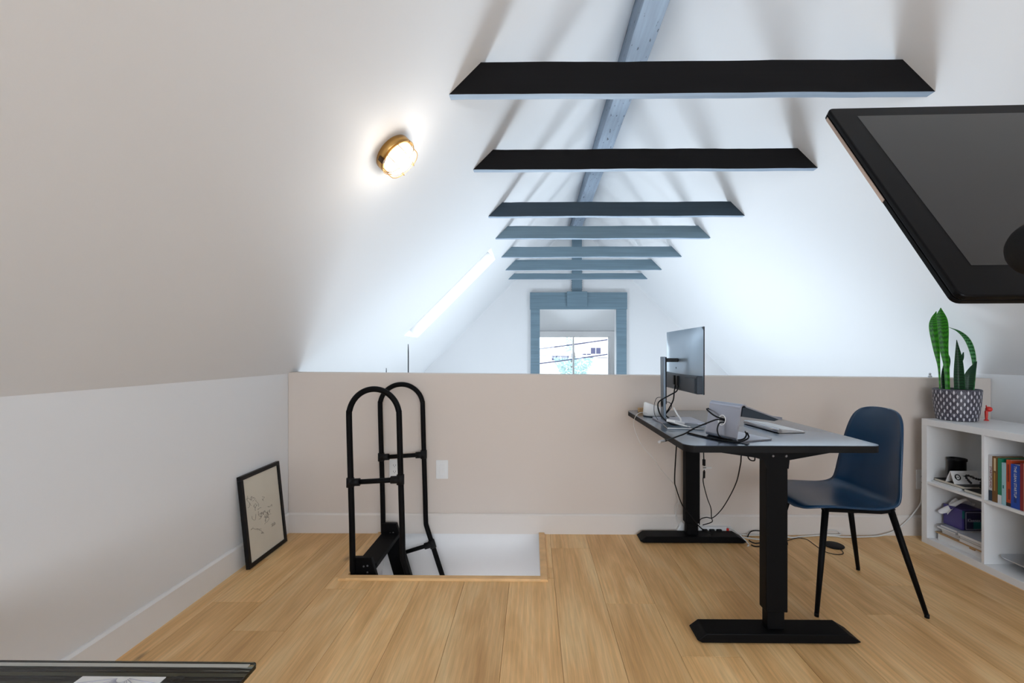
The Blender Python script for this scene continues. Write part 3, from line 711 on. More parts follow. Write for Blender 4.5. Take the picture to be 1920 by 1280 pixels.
# router, box, notebook, dongle
rt = thing('wifi_router', 'white round router with slanted top at the far corner of the desk', 'router', (.695, 2.635, DZT))
mb = MB(); n_ = 32
vs = []
for k, (rr, f) in enumerate(((.050, 0), (.054, .06), (.047, .92), (.040, 1.0))):
    for j in range(n_):
        a = 2*PI*j/n_; y = rr*math.sin(a); x = rr*math.cos(a); vs.append((.695+x, 2.635+y, DZT+.004+f*(.063-.34*x)))
fs = [(i*n_+j, i*n_+(j+1) % n_, (i+1)*n_+(j+1) % n_, (i+1)*n_+j) for i in range(3) for j in range(n_)]+[tuple(range(3*n_, 4*n_)), tuple(range(n_))[::-1]]
mb.add(vs, fs, 0, True); mb.build('shell', 'white_plastic', rt)
MB().lathe([(1e-4, 0), (.052, 0), (.053, .004), (1e-4, .0045)], (.695, 2.635, DZT), n=28).build('base_ring', 'mondark', rt)
wb = MB().box(.655, .705, 2.795, 2.83, DZT, DZT+.026)
tag(wb.build('wooden_block', 'card', bevel=.003), 'small brown block behind the white router', 'box')
nb = thing('notebook', 'thin dark blue notebook on the desk under the white adapter', 'notebook', (.74, 2.235, DZT))
NX = Matrix.Translation((.735, 2.225, DZT)) @ Matrix.Rotation(-.12, 4, 'Z')
MB(NX).box(-.085, .085, -.065, .065, 0, .0025).build('back_cover', 'notebook', nb)
MB(NX).box(-.083, .084, -.063, .063, .0025, .0075).build('page_block', 'mag', nb)
MB(NX).box(-.085, .085, -.065, .065, .0075, .0095).build('front_cover', 'notebook', nb, bevel=.0008)
dg = thing('cable_adapter', 'white square cable adapter lying on the notebook', 'adapter', (.71, 2.265, DZT+.0095))
GX = Matrix.Translation((.712, 2.262, DZT+.0215)) @ Matrix.Rotation(.55, 4, 'Z') @ Matrix.Rotation(.22, 4, 'Y')
MB(GX).prism(rrect(-.040, .040, -.026, .026, .006, 4), 'z', -.007, .007).build('body', 'white_plastic', dg, bevel=.002)
MB().tube(sm([(.745,2.283,.822),(.752,2.31,.835),(.742,2.33,.855),(.733,2.36,.885)], 5), .0042, 8).build('lead', 'white_plastic', dg)
MB().tube(sm([(.690,2.238,.828),(.715,2.205,.822),(.742,2.175,.8175)], 5), .0035, 8).build('tail', 'white_plastic', dg)
MB().tube([(.742,2.175,.8175),(.752,2.163,.816)], .0036, 8).build('plug', 'alu', dg)
# laptop stand
A0 = math.radians(19)
LX = Matrix.Translation((.765, 2.015, DZT)) @ Matrix.Rotation(A0, 4, 'Z')        # local x towards the chair, local y along the width (-.18..0)
ls = thing('laptop_stand', 'bent grey aluminium laptop stand with round cable hole, facing the chair', 'laptop stand', (.83, 1.95, DZT))
def sheet(prof, t, y0, y1):
    P_ = [Vector((p[0], p[1])) for p in prof]; out = []; inn = []
    for i, p in enumerate(P_):
        a = P_[max(0, i-1)]; b = P_[min(len(P_)-1, i+1)]; d = (b-a).normalized(); nn = Vector((-d.y, d.x)); out.append(p+nn*t/2); inn.append(p-nn*t/2)
    return [(q.x, q.y) for q in out+inn[::-1]]
# back panel with hole: ring of quads between the hole and the panel outline
wid = .182; lean = .022
bp_ = MB(LX); nseg = 40; hc = (-.088, .078); hr = .021
def onp(y, z, t): return (lean*(z-.012)/.12+t, y, z)
def outline(k):
    a = 2*PI*k/nseg; c_, s_ = math.cos(a), math.sin(a)
    y0_, y1_, z0_, z1_ = -wid-hc[0], -hc[0], .018-hc[1], .136-hc[1]
    ts = []
    if c_ > 1e-6: ts.append(y1_/c_)
    if c_ < -1e-6: ts.append(y0_/c_)
    if s_ > 1e-6: ts.append(z1_/s_)
    if s_ < -1e-6: ts.append(z0_/s_)
    t = min(ts); return hc[0]+c_*t, hc[1]+s_*t
ang = [math.atan2(zz-hc[1], yy_-hc[0]) % (2*PI) for yy_ in (-wid, 0) for zz in (.018, .136)]
al = sorted(set([2*PI*k/nseg for k in range(nseg)]+ang)); nn_ = len(al)
vs = []
for a in al:
    y, z = outline(a*nseg/(2*PI)); yi, zi = hc[0]+hr*math.cos(a), hc[1]+hr*math.sin(a)
    vs += [onp(y, z, 0), onp(yi, zi, 0), onp(yi, zi, .005), onp(y, z, .005)]
fs = []
for i in range(nn_):
    j = (i+1) % nn_
    for a in range(4): b = (a+1) % 4; fs.append((i*4+a, i*4+b, j*4+b, j*4+a))
bp_.add(vs, fs)
bpo = bp_.build('back_panel', 'alu_grey', ls)
ring = MB(LX).tube([onp(hc[0]+(hr)*math.cos(2*PI*k/28), hc[1]+(hr)*math.sin(2*PI*k/28), .0015) for k in range(28)], .0028, 6, closed=True)
ring.build('grommet', 'white_plastic', bpo)
top = [(lean*(.136-.012)/.12+.0025, .136)]
for k in range(1, 9): a = PI-(PI-.52)*k/8; top.append((top[0][0]+.014+.014*math.cos(a), .136+.015*math.sin(a)))
top += [(.10, .1275), (.17, .1045), (.238, .082)]
MB(LX).prism(sheet(top, .005, 0, 0), 'y', -wid, 0).build('top_plate', 'alu_grey', ls)
MB(LX).prism([(.034, .138), (.052, .140), (.225, .0835), (.20, .078), (.030, .104)], 'y', -wid+.001, -.02).build('shade_wedge', 'mondark', ls)  # dark wedge added to stand for the shade under the top plate
MB(LX).prism(sheet([(.236, .0825), (.2395, .0815), (.2405, .092)], .0035, 0, 0), 'y', -wid, 0).build('front_lip', 'alu_grey', ls)
bt = [(lean*.05+.0025, .018)]
for k in range(1, 7): a = PI+PI/2*k/6; bt.append((bt[0][0]+.0145+.0145*math.cos(a), .0175+.0145*math.sin(a)))
bt += [(.10, .003), (.185, .003)]
MB(LX).prism(sheet(bt, .005, 0, 0), 'y', -wid, 0).build('base_plate', 'alu_grey', ls)
cable('usb_cable', 'black cable with silver plug threaded through the laptop stand hole, hanging past the desk edge', [(.87,1.965,.865),(.83,1.945,.876),(.805,1.936,.884),(.78,1.930,.886),(.745,1.935,.872),(.69,1.935,.849),(.64,1.91,.830),(.59,1.86,.826),(.545,1.78,.833),(.505,1.71,.840)], .0033, 'rubber')
up_ = thing('usb_plug', 'silver plug at the end of the black cable past the desk edge', 'plug', (.48, 1.66, .84))
MB().tube([(.507,1.713,.8398),(.487,1.682,.8432)], .0048, 8).build('strain_relief', 'rubber', up_)
MB().tube([(.487,1.682,.8432),(.455,1.632,.8485)], .0052, 8).build('plug_shell', 'alu', up_)
cable('coiled_cable', 'black cable curling in front of the laptop stand hole', [(.84,1.95,.87),(.806,1.936,.874),(.788,1.925,.868),(.780,1.92,.84),(.79,1.905,.815),(.83,1.865,.812),(.865,1.87,.815),(.885,1.885,.828),(.89,1.905,.84)], .0032, 'rubber')
cable('coiled_cable', 'black cable lying round the base of the laptop stand', [(.70,2.06,.8085),(.722,2.00,.8085),(.75,1.935,.8085),(.79,1.875,.8085),(.835,1.845,.8085),(.875,1.862,.8155),(.90,1.895,.820),(.905,1.92,.832)], .0034, 'rubber')
cable('coiled_cable', 'black cable crossing the upper edge of the laptop stand', [(.80,2.035,.920),(.782,2.026,.921),(.771,2.012,.920),(.772,1.990,.913),(.780,1.965,.902),(.792,1.945,.894),(.812,1.935,.888),(.84,1.935,.88)], .0035, 'rubber')
# keyboard
KX = Matrix.Translation((1.112, 2.062, DZT)) @ Matrix.Rotation(math.radians(5.5), 4, 'Z')    # local y along its length, local x to the chair
kb = thing('keyboard', 'slim white and aluminium keyboard lying on the desk facing the chair', 'keyboard', (1.16, 2.2, DZT))
MB(KX).prism([(.0, .004), (.002, .018), (.006, .020), (.128, .006), (.130, .003), (.128, .001), (.02, .001), (.005, .001)], 'y', 0, .28).build('base', 'alu', kb, bevel=.0008)
MB(KX).tube([(.009, 0, .010), (.009, .28, .010)], .0095, 14).build('battery_tube', 'alu', kb)
for r_ in range(6):
    nk_ = 14 if r_ < 5 else 11
    for k in range(nk_):
        xa = .016+r_*.0187; wk = .0158; y0_ = .006+k*(.268/nk_); y1_ = y0_+.268/nk_-.003
        z0_ = .0203-(xa-.006)*.1148; z1_ = .0203-(xa+wk-.006)*.1148
        MB(KX).add([(xa,y0_,z0_),(xa+wk,y0_,z1_),(xa+wk,y1_,z1_),(xa,y1_,z0_),(xa,y0_,z0_+.002),(xa+wk,y0_,z1_+.002),(xa+wk,y1_,z1_+.002),(xa,y1_,z0_+.002)],
                   [(4,5,6,7),(0,1,5,4),(1,2,6,5),(2,3,7,6),(3,0,4,7)]).build('key', 'key', kb)

# ------------------------------------------------------------------ chair
ch = thing('shell_chair', 'dark blue moulded shell chair with thin black legs, tucked at the desk', 'chair', (1.5, 2.245, 0))
prof = [(1.232,.450,.11,0,0),(1.234,.457,.155,0,0),(1.244,.465,.184,0,0),(1.275,.472,.205,.002,0),(1.34,.473,.215,.006,0),(1.43,.464,.220,.011,0),(1.53,.456,.223,.015,.0),(1.60,.460,.224,.018,.010),
        (1.645,.482,.223,.015,.020),(1.668,.530,.219,.006,.030),(1.680,.60,.210,0,.034),(1.692,.69,.197,0,.032),(1.703,.78,.181,0,.027),(1.712,.845,.160,0,.020),(1.718,.880,.128,0,.012),(1.721,.896,.090,0,.007),(1.722,.902,.050,0,.003)]
K = sm([Vector((p[0], p[1], p[2])) for p in prof], 3); K2 = sm([Vector((p[3], p[4], 0)) for p in prof], 3)
sh = MB()
def shell(u, v):
    f = u*(len(K)-1); i = min(int(round(f)), len(K)-1); k, q = K[i], K2[i]; w_ = (v*2-1); e = abs(w_)**2.6
    return (k.x-q.y*e, 2.245+k.z*w_, k.y+q.x*e)
sh.grid(shell, len(K)-1, 20)
sh.build('seat_shell', 'chair', ch, solid=.009)
tops = {(-1,-1): (1.352, 2.105), (1,-1): (1.648, 2.105), (-1,1): (1.352, 2.385), (1,1): (1.648, 2.385)}
feet = {(-1,-1): (1.262, 2.026), (1,-1): (1.742, 2.020), (-1,1): (1.262, 2.465), (1,1): (1.757, 2.464)}
for k, (x, y) in tops.items():
    fx, fy = feet[k]; lg = MB().tube([(x, y, .452), (x+(fx-x)*.5, y+(fy-y)*.5, .228), (fx, fy, .008)], .012, 12, radii=[.0145, .0125, .009]).build('leg', 'blackmetal', ch)
    MB().tube([(fx, fy, .016), (fx, fy, 0)], .0095, 10).build('foot_cap', 'rubber', lg)
for y in (2.105, 2.385):
    MB().prism([(1.335, .458), (1.340, .440), (1.50, .434), (1.60, .430), (1.645, .436), (1.665, .450), (1.66, .460), (1.50, .447)], 'y', y-.012, y+.012).build('seat_rail', 'blackmetal', ch, bevel=.002)
MB().box(1.46, 1.50, 2.105, 2.385, .430, .444).build('cross_rail', 'blackmetal', ch, bevel=.002)

# ------------------------------------------------------------------ shelf unit
KXF, KXB, KY1 = 2.42, 2.81, 2.845; KY0 = KY1-1.47; KT, KD, KC = .038, .015, .33
kx = thing('shelf_unit', 'low white cube shelf unit along the right wall', 'shelf', ((KXF+KXB)/2, (KY0+KY1)/2, 0))
MB().box(KXF, KXB, KY0, KY1, .765-KT, .765).build('top_panel', 'shelf', kx, bevel=.0012)
MB().box(KXF, KXB, KY0+KT, KY1-KT, 0, KT).build('bottom_panel', 'shelf', kx, bevel=.0012)
for a in (KY0, KY1-KT): MB().box(KXF, KXB, a, a+KT, 0, .765-KT).build('side_panel', 'shelf', kx, bevel=.0012)
cells = []
y = KY1-KT
for k in range(4):
    ya = y-KC-.006; cells.append((ya, y))
    MB().box(KXF+.002, KXB, ya, y, KT+KC, KT+KC+KD).build('shelf_board', 'shelf', kx, bevel=.0008)
    if k < 3: MB().box(KXF+.002, KXB, ya-KD, ya, KT, .765-KT).build('divider', 'shelf', kx, bevel=.0008)
    y = ya-KD
Z1 = KT+KC+KD
# books in the second bay
def spine_frame(x, y, z): return frame3(Vector((x, y, z)), (0,0,-1), (0,-1,0), Vector((-1,0,0)))
def cmat(n, c, r=.4): 
    if n not in M: M[n] = mat(n, c, r)
    return n
books = [  # label, thickness, height, colours(spine, band), titles (text, size, z, colour)
 ('white paperback with navy foot and red title, leftmost of the standing books', .022, .243, cmat('bk_white', (.62,.62,.64)), ('bk_navy', (.01,.025,.05), .055), [('STARTUPLAND', .016, .125, 'bk_red')], .15),
 ('brown and gold book beside the white paperback', .026, .240, cmat('bk_brown', (.16,.07,.012)), None, [('The Innovator', .015, .185, 'bk_cream'), ('AND THE DILEMMA', .007, .09, 'bk_gold')][0:0], .16),
 ('green book with white foot', .020, .236, cmat('bk_green', (.004,.21,.11)), ('bk_pale', (.65,.66,.66), .045), [], .16),
 ('slim pale aqua book, shorter than the green one', .017, .218, cmat('bk_aqua', (.33,.55,.60)), None, [], .14),
 ('orange book with black foot', .026, .237, cmat('bk_orange', (.55,.065,.012)), ('bk_black', (.012,.012,.012), .018), [], .15),
 ('thick blue book with white lettering', .043, .222, cmat('bk_blue', (.004,.055,.36)), None, [('THE LEAN STARTUP', .017, .135, 'bk_pale')], .15),
 ('slim dark red book beside the blue one', .015, .236, cmat('bk_red', (.22,.012,.014)), None, [], .15),
 ('salmon coloured book with a rounded spine', .017, .241, cmat('bk_salmon', (.60,.28,.17)), None, [], .15),
 ('white and pink book with a blue title, at the picture edge', .018, .240, cmat('bk_pink', (.70,.62,.68)), None, [], .15),
 ('dark red book, rightmost of the standing books', .022, .238, cmat('bk_maroon', (.20,.03,.03)), None, [], .15)]
cmat('bk_cream', (.62,.50,.30)); cmat('bk_gold', (.40,.24,.05))
y = cells[1][1]-.002
for lb, tk, hh, cm, band, tt, dp in books:
    t = thing('book', lb, 'book', (KXF+.02+dp/2, y-tk/2, Z1), 'books standing in the second bay')
    xf = KXF+.018+random.uniform(0, .006); ya = y-tk
    c = MB(); c.box(xf, xf+.003, ya, y, Z1, Z1+hh); c.box(xf+.003, xf+dp, ya, ya+.0022, Z1, Z1+hh); c.box(xf+.003, xf+dp, y-.0022, y, Z1, Z1+hh)
    c.build('cover', cm, t, bevel=.0006, seg=1)
    MB().box(xf+.003, xf+dp-.004, ya+.0022, y-.0022, Z1+.003, Z1+hh-.003).build('pages', 'mag', t)
    if band: MB().box(xf-.0004, xf, ya+.0004, y-.0004, Z1, Z1+band[2]).build('spine_band', cmat(band[0], band[1]), t)
    for s_, sz, zz, col in tt: text_part('title', s_, sz, spine_frame(xf-.0006, y-tk/2, Z1+zz), col, t, sx=1.05)
    y = ya-.0012
def bytitle(i): return [o for o in bpy.data.objects if o.name.split('.')[0] == 'book' and o.get('label') == books[i][0]][0]
def spine_x(i): 
    o = bytitle(i); c = [k for k in o.children if k.name.startswith('cover')][0]; return min(v.co.x for v in c.data.vertices)+ORG[o.name].x, ORG[o.name].y
for i, zz, s_, col, sz in ((1, .17, 'the hard thing', 'bk_cream', .017), (1, .075, 'ABOUT HARD THINGS', 'bk_gold', .0075), (4, .165, 'ZERO', 'bk_black', .018), (8, .14, 'PRODUCT', 'bk_blue', .010)): pass
xf, yy = spine_x(1); o = bytitle(1)
MB().box(xf-.0005, xf, yy-.006, yy+.004, Z1+.165, Z1+.232).build('spine_print', 'bk_cream', o); MB().box(xf-.0005, xf, yy-.003, yy+.003, Z1+.06, Z1+.155).build('spine_print', 'bk_gold', o)
xf, yy = spine_x(3); o = bytitle(3); MB().box(xf-.0005, xf, yy-.003, yy+.003, Z1+.085, Z1+.102).build('spine_print', 'teal', o)
xf, yy = spine_x(4); o = bytitle(4); MB().box(xf-.0005, xf, yy-.001, yy+.006, Z1+.125, Z1+.215).build('spine_print', cmat('bk_rust', (.22,.02,.008)), o); MB().box(xf-.0005, xf, yy-.006, yy+.004, Z1+.035, Z1+.09).build('spine_print', 'bk_rust', o)
xf, yy = spine_x(5); o = bytitle(5); MB().box(xf-.0005, xf, yy-.006, yy+.006, Z1+.03, Z1+.062).build('spine_print', cmat('bk_dkblue', (.004,.03,.18)), o)
xf, yy = spine_x(8); o = bytitle(8); MB().box(xf-.0005, xf, yy-.003, yy+.003, Z1+.10, Z1+.20).build('spine_print', 'print', o)

# things in the upper left bay
def flatbook(name, label, cat, x0, x1, y0, y1, z0, z1, cov, rot=0, grp=None, pg='mag'):
    t = thing(name, label, cat, ((x0+x1)/2, (y0+y1)/2, z0), grp)
    X = Matrix.Translation(((x0+x1)/2, (y0+y1)/2, 0)) @ Matrix.Rotation(rot, 4, 'Z'); a, b = (x1-x0)/2, (y1-y0)/2; e = min(.002, (z1-z0)*.22)
    MB(X).box(-a, a, -b, b, z0, z0+e).build('back_cover', cov, t); MB(X).box(-a+.001, a-.002, -b+.002, b-.002, z0+e, z1-e).build('pages', pg, t)
    MB(X).box(-a, a, -b, b, z1-e, z1).build('front_cover', cov, t, bevel=.0004, seg=1)
    return t
flatbook('notebook', 'white notebook lying at the bottom in the upper shelf bay', 'notebook', 2.445, 2.62, 2.62, 2.80, Z1, Z1+.011, 'shelf')
flatbook('notebook', 'black notebook with cream pages lying under the tent sign', 'notebook', 2.455, 2.65, 2.60, 2.795, Z1+.011, Z1+.027, 'tblframe', .0, pg='paper')
flatbook('notebook', 'small black notebook near the middle divider of the upper bay', 'notebook', 2.45, 2.60, 2.478, 2.60, Z1, Z1+.017, 'tblframe', 0, pg='paper')
tn = MB().lathe([(1e-4, 0), (.039, 0), (.042, .004), (.042, .112), (.046, .113), (.0475, .120), (.046, .127), (.042, .127), (.040, .12), (.038, .03), (1e-4, .028)], (2.557, 2.757, Z1+.027), n=32)
tag(tn.build('black_tin', 'blackplastic'), 'black round tin with a rim behind the tent sign in the shelf', 'tin')
tg = thing('tent_sign', 'white folded tent sign with a black round logo in the shelf', 'sign', (2.55, 2.72, Z1+.027))
z0 = Z1+.0275; L0, L1 = 2.443, 2.60
MB().prism([(2.650, z0), (2.6525, z0), (2.679, z0+.070), (2.6765, z0+.070)], 'x', L0, L1).build('front_flap', 'mag', tg)
MB().prism([(2.6765, z0+.070), (2.679, z0+.070), (2.708, z0), (2.7055, z0)], 'x', L0, L1).build('rear_flap', 'mag', tg)
sl = Vector((0, .0265, .070)).normalized()
def on_sign(x, f): return frame3(Vector((x, 2.650+.0265*f-.0006, z0+.070*f)), (1,0,0), sl)
lg = MB(on_sign(2.474, .52)); 
pr = [(.0165, .0), (.0108, .0)]
for a in range(24):
    A, B = 2*PI*a/24, 2*PI*(a+1)/24
    lg.add([(.0175*math.cos(A), .0175*math.sin(A), .0004), (.0175*math.cos(B), .0175*math.sin(B), .0004), (.0118*math.cos(B), .0118*math.sin(B), .0004), (.0118*math.cos(A), .0118*math.sin(A), .0004)], [(0,1,2,3)])
lg.add([(-.0118,-.0118,.0004),(-.0075,-.0118,.0004),(-.0075,.006,.0004),(-.0118,.006,.0004)], [(0,1,2,3)])
lg.disc((.0015, .0005), .0034, .0004, n=12)
lg.build('logo', 'rubber', tg)
text_part('lettering', 'YANIV MA', .0125, on_sign(2.505, .60), 'rubber', tg, align='LEFT', sx=1.1)
gp = thing('mini_tripod', 'black bendy mini tripod with beaded legs by the shelf divider', 'tripod', (2.50, 2.53, Z1+.017))
legs = [[(2.475,2.515,.475),(2.470,2.535,.470),(2.466,2.56,.472),(2.462,2.585,.478),(2.460,2.60,.47),(2.460,2.585,.452),(2.460,2.57,.441)],
        [(2.475,2.515,.475),(2.468,2.520,.455),(2.462,2.515,.432),(2.462,2.505,.412),(2.462,2.50,.405)],
        [(2.475,2.515,.475),(2.482,2.507,.50),(2.486,2.503,.522),(2.488,2.500,.545),(2.488,2.503,.565)]]
for P_ in legs:
    mb = MB(); Q = sm(P_, 4)
    for q in Q[::2]: mb.sphere(q, .0062, nu=8, nv=6)
    mb.tube(Q, .003, 6); mb.build('leg', 'rubber', gp)
MB().sphere((2.475,2.515,.477), .010, nu=10, nv=8).build('hub', 'rubber', gp)
# lower left bay: tray, sheets, magazines, tissue box
tr = MB(); a = (2.462, 2.74, 2.512, 2.778)
tr.box(a[0], a[1], a[2], a[3], KT, KT+.004); tr.box(a[0], a[0]+.003, a[2], a[3], KT, KT+.042); tr.box(a[1]-.003, a[1], a[2], a[3], KT, KT+.042); tr.box(a[0], a[1], a[2], a[2]+.003, KT, KT+.042); tr.box(a[0], a[1], a[3]-.003, a[3], KT, KT+.042)
tag(tr.build('paper_tray', 'white_plastic', bevel=.001), 'shallow white tray on the shelf floor under the magazines', 'tray')
cz = KT+.0425
cb = MB().box(2.452, 2.74, 2.502, 2.786, cz, cz+.005); cb.box(2.456, 2.50, 2.545, 2.575, cz-.010, cz); tag(cb.build('cardboard_sheet', 'card', bevel=.0006), 'brown cardboard sheet lying on the white tray', 'cardboard')
zz = cz+.0052; k = 0
lbl = [('lower booklet of the far pile on the cardboard', 'maggrey'), ('second booklet of the far pile on the cardboard', 'mag'), ('grey booklet near the top of the far pile, sticking out', 'maggrey'), ('top booklet of the far pile beneath the tissue box', 'maggrey')]
for i, (lb, cv) in enumerate(lbl):
    o_ = (.004, .002, -.012, -.006)[i]; th_ = .0125
    flatbook('magazine', lb, 'booklet', 2.47+o_, 2.70, 2.652-o_, 2.766+(.016 if i == 2 else 0), zz+i*.0128, zz+i*.0128+th_, cv, random.uniform(-.02, .02), 'booklets in the lower shelf bay')
lbl = [('lowest booklet of the near pile by the divider', 'mag'), ('middle booklet of the near pile by the divider', 'maggrey'), ('open tilted booklet on top of the near pile', 'maggrey')]
for i, (lb, cv) in enumerate(lbl):
    o_ = (.0, .002, -.008)[i]
    flatbook('magazine', lb, 'booklet', 2.462+o_, 2.70, 2.500, 2.642, zz+i*.0165, zz+i*.0165+.0162, cv, .0 if i < 2 else .0, 'booklets in the lower shelf bay')
tz = zz+4*.0128+.0004
tb = thing('tissue_box', 'purple and teal tissue box with a tissue sticking out', 'tissue box', (2.565, 2.74, tz))
bx_ = MB().box(2.50, 2.63, 2.664, 2.785, tz, tz+.118).build('carton', 'purple', tb, bevel=.002)
MB().box(2.511, 2.629, 2.6632, 2.664, tz+.002, tz+.116).build('front_print', 'navyprint', bx_)
MB().box(2.5005, 2.513, 2.6628, 2.664, tz+.068, tz+.114).build('front_print', 'teal', bx_)
MB().box(2.565, 2.627, 2.6626, 2.6632, tz+.006, tz+.052).build('front_print', 'teal', bx_)
sqf = MB()
for a in ((2.519, 2.522, tz+.008, tz+.106), (2.609, 2.612, tz+.008, tz+.106), (2.519, 2.612, tz+.104, tz+.107), (2.519, 2.612, tz+.006, tz+.009)): sqf.box(a[0], a[1], 2.6618, 2.6626, a[2], a[3])
sqf.build('square_outline', 'print', bx_)
text_part('lettering', 'Kleenex', .028, frame3(Vector((2.566, 2.6616, tz+.058)), (1,0,0), (0,0,1)), 'print', bx_, sx=.80)
tsq = MB(); rr = random.Random(5)
def tiss(u, v):
    x = 2.52+.09*u+.01*math.sin(v*7); y = 2.70+.07*v
    ht = .018+.030*math.sin(PI*min(1, u*1.2))*(.6+.4*math.sin(v*5+1)); fall = max(0, .35-u)*.16
    return (x-fall*1.0, y+.045*max(0, .4-u), tz+.119+ht-fall*1.15+.006*math.sin(u*13+v*9))
tsq.grid(tiss, 14, 12); tsq.build('tissue', 'tissue', tb)
# second bay below: curved silver stand
cs = thing('curved_stand', 'curved silver metal stand in the lower shelf bay at the picture edge', 'stand', (2.6, 2.33, KT))
pl_ = []
for k in range(40):
    a = 2*PI*k/40; c_, s_ = math.cos(a), math.sin(a); pl_.append((2.60+.125*math.copysign(abs(c_)**.45, c_), 2.315+.145*math.copysign(abs(s_)**.45, s_)))
tpp = MB().prism(pl_, 'z', .088, .094); tpp.build('tray_plate', 'alu', cs, bevel=.002)
MB().prism(rrect(2.54, 2.68, 2.27, 2.36, .03, 5), 'z', KT, KT+.012).build('base', 'mondark', cs, bevel=.002)
MB().lathe([(.03, .012), (.018, .022), (.018, .045), (.035, .0505)], (2.61, 2.315, KT), n=20).build('neck', 'alu', cs)

# ------------------------------------------------------------------ plant on the shelf unit
PCx, PCy, PZ = 2.572, 2.775, .7652
po_ = thing('potted_plant', 'snake plant in a dark patterned pot on the shelf unit', 'plant', (PCx, PCy, PZ))
PP = [(1e-4, 0), (.086, 0), (.094, .006), (.102, .05), (.108, .11), (.111, .165), (.112, .186), (.108, .189), (.105, .186), (.103, .17), (1e-4, .168)]
pt = MB().lathe(PP[:10], (PCx, PCy, PZ), n=48).build('pot', 'potbase', po_)
MB().lathe([(.104, .168), (1e-4, .172)], (PCx, PCy, PZ), n=32).build('soil', 'soil', po_)
def prad(z):
    for (r0, z0_), (r1, z1_) in zip(PP[2:7][:-1], PP[2:7][1:]):
        if z0_ <= z <= z1_: return r0+(r1-r0)*(z-z0_)/(z1_-z0_)
    return PP[2][0] if z < .006 else .112
ln = MB(); nd = MB(); NS = 22; rows = 4; dz_ = .178/rows
for r_ in range(rows*2+1):
    zc_ = .006+r_*dz_/2
    pts = []
    if r_ % 1 == 0:
        for k in range(NS*6):
            a = 2*PI*k/(NS*6); z = zc_+(dz_/2)*math.sin(NS/2*a*1+(PI if r_ % 2 else 0)); z = min(max(z, .004), .184); rr_ = prad(z)+.0006
            pts.append((PCx+rr_*math.cos(a), PCy+rr_*math.sin(a), PZ+z))
        ln.tube(pts, .0011, 4, closed=True)
for r_ in range(rows*2):
    for k in range(NS):
        a = 2*PI*(k+(.5 if r_ % 2 else 0))/NS; z = .014+r_*dz_/2
        if z > .180: continue
        rr_ = prad(z)+.0003; X = Matrix.Translation((PCx+rr_*math.cos(a), PCy+rr_*math.sin(a), PZ+z)) @ Matrix.Rotation(a, 4, 'Z')
        s_ = .0044; h_ = .0135
        
        nd.X = X; nd.add([(.0,0,-h_),(.001,-s_,-h_*.35),(.001,-s_,h_*.35),(0,0,h_),(.001,s_,h_*.35),(.001,s_,-h_*.35),(.002,0,0)], [(0,5,6),(5,4,6),(4,3,6),(3,2,6),(2,1,6),(1,0,6)])
nd.X = None
tag(ln.build('relief_lines', 'potline', pt), kind='stuff'); tag(nd.build('petal_relief', 'potdot', pt), kind='stuff')
wdir = Vector((.80, -.60, 0)); ndir = Vector((-.6, -.8, 0))
def leaf(pts, y0, m, fold=.25, dy=0):
    P_ = sm([Vector((p[0], p[1], p[2])) for p in pts], 7); n_ = len(P_)-1; mb = MB()
    def fn(u, v):
        p = P_[min(int(round(u*n_)), n_)]; w_ = p.z/2; s_ = v*2-1
        c = Vector((p.x, y0+dy*u, p.y)); return tuple(c+wdir*(s_*w_)+ndir*(abs(s_)*w_*fold))
    mb.grid(fn, n_, 6, uv=True)
    return mb.build('leaf', m, po_)
leaf([(2.485,.932,.0072),(2.479,1.078,.0119),(2.463,1.192,.031),(2.444,1.321,.0406),(2.447,1.38,.0286),(2.463,1.425,.0024)], 2.790, 'leaf1')
leaf([(2.518,.932,.0215),(2.511,1.078,.0263),(2.495,1.192,.0406),(2.482,1.305,.0621),(2.476,1.377,.0573),(2.476,1.445,.0024)], 2.775, 'leaf1')
leaf([(2.672,.932,.0119),(2.680,1.078,.0167),(2.668,1.175,.0263),(2.636,1.253,.0286),(2.585,1.302,.0191),(2.522,1.328,.0024)], 2.778, 'leaf3', .6)
leaf([(2.530,.932,.0358),(2.522,1.029,.0334),(2.538,1.127,.0286),(2.53,1.185,.0048)], 2.80, 'leaf2')
leaf([(2.579,.932,.0501),(2.575,1.046,.0477),(2.572,1.143,.0334),(2.562,1.25,.0024)], 2.765, 'leaf2', .4)
leaf([(2.632,.932,.0382),(2.636,1.02,.0501),(2.657,1.078,.0334),(2.683,1.12,.0024)], 2.765, 'leaf2')
leaf([(2.585,.932,.0143),(2.601,1.078,.0143),(2.624,1.133,.0191),(2.636,1.175,.0048)], 2.80, 'leaf2')
fg = thing('red_figurine', 'small red figurine beside the plant pot', 'figurine', (2.728, 2.745, .7652))
MB().sphere((2.730, 2.740, .834), .0165, sc=(1, 1, .95)).build('head', 'red', fg)
MB().lathe([(1e-4, 0), (.012, 0), (.012, .004), (.006, .008), (.0075, .035), (.008, .055), (.005, .062), (1e-4, .064)], (2.720, 2.745, .7652), n=16).build('body', 'red', fg)
MB().tube([(2.718,2.742,.845),(2.716,2.742,.858)], .003, 8, radii=[.004, .002]).build('ear', 'red', fg)

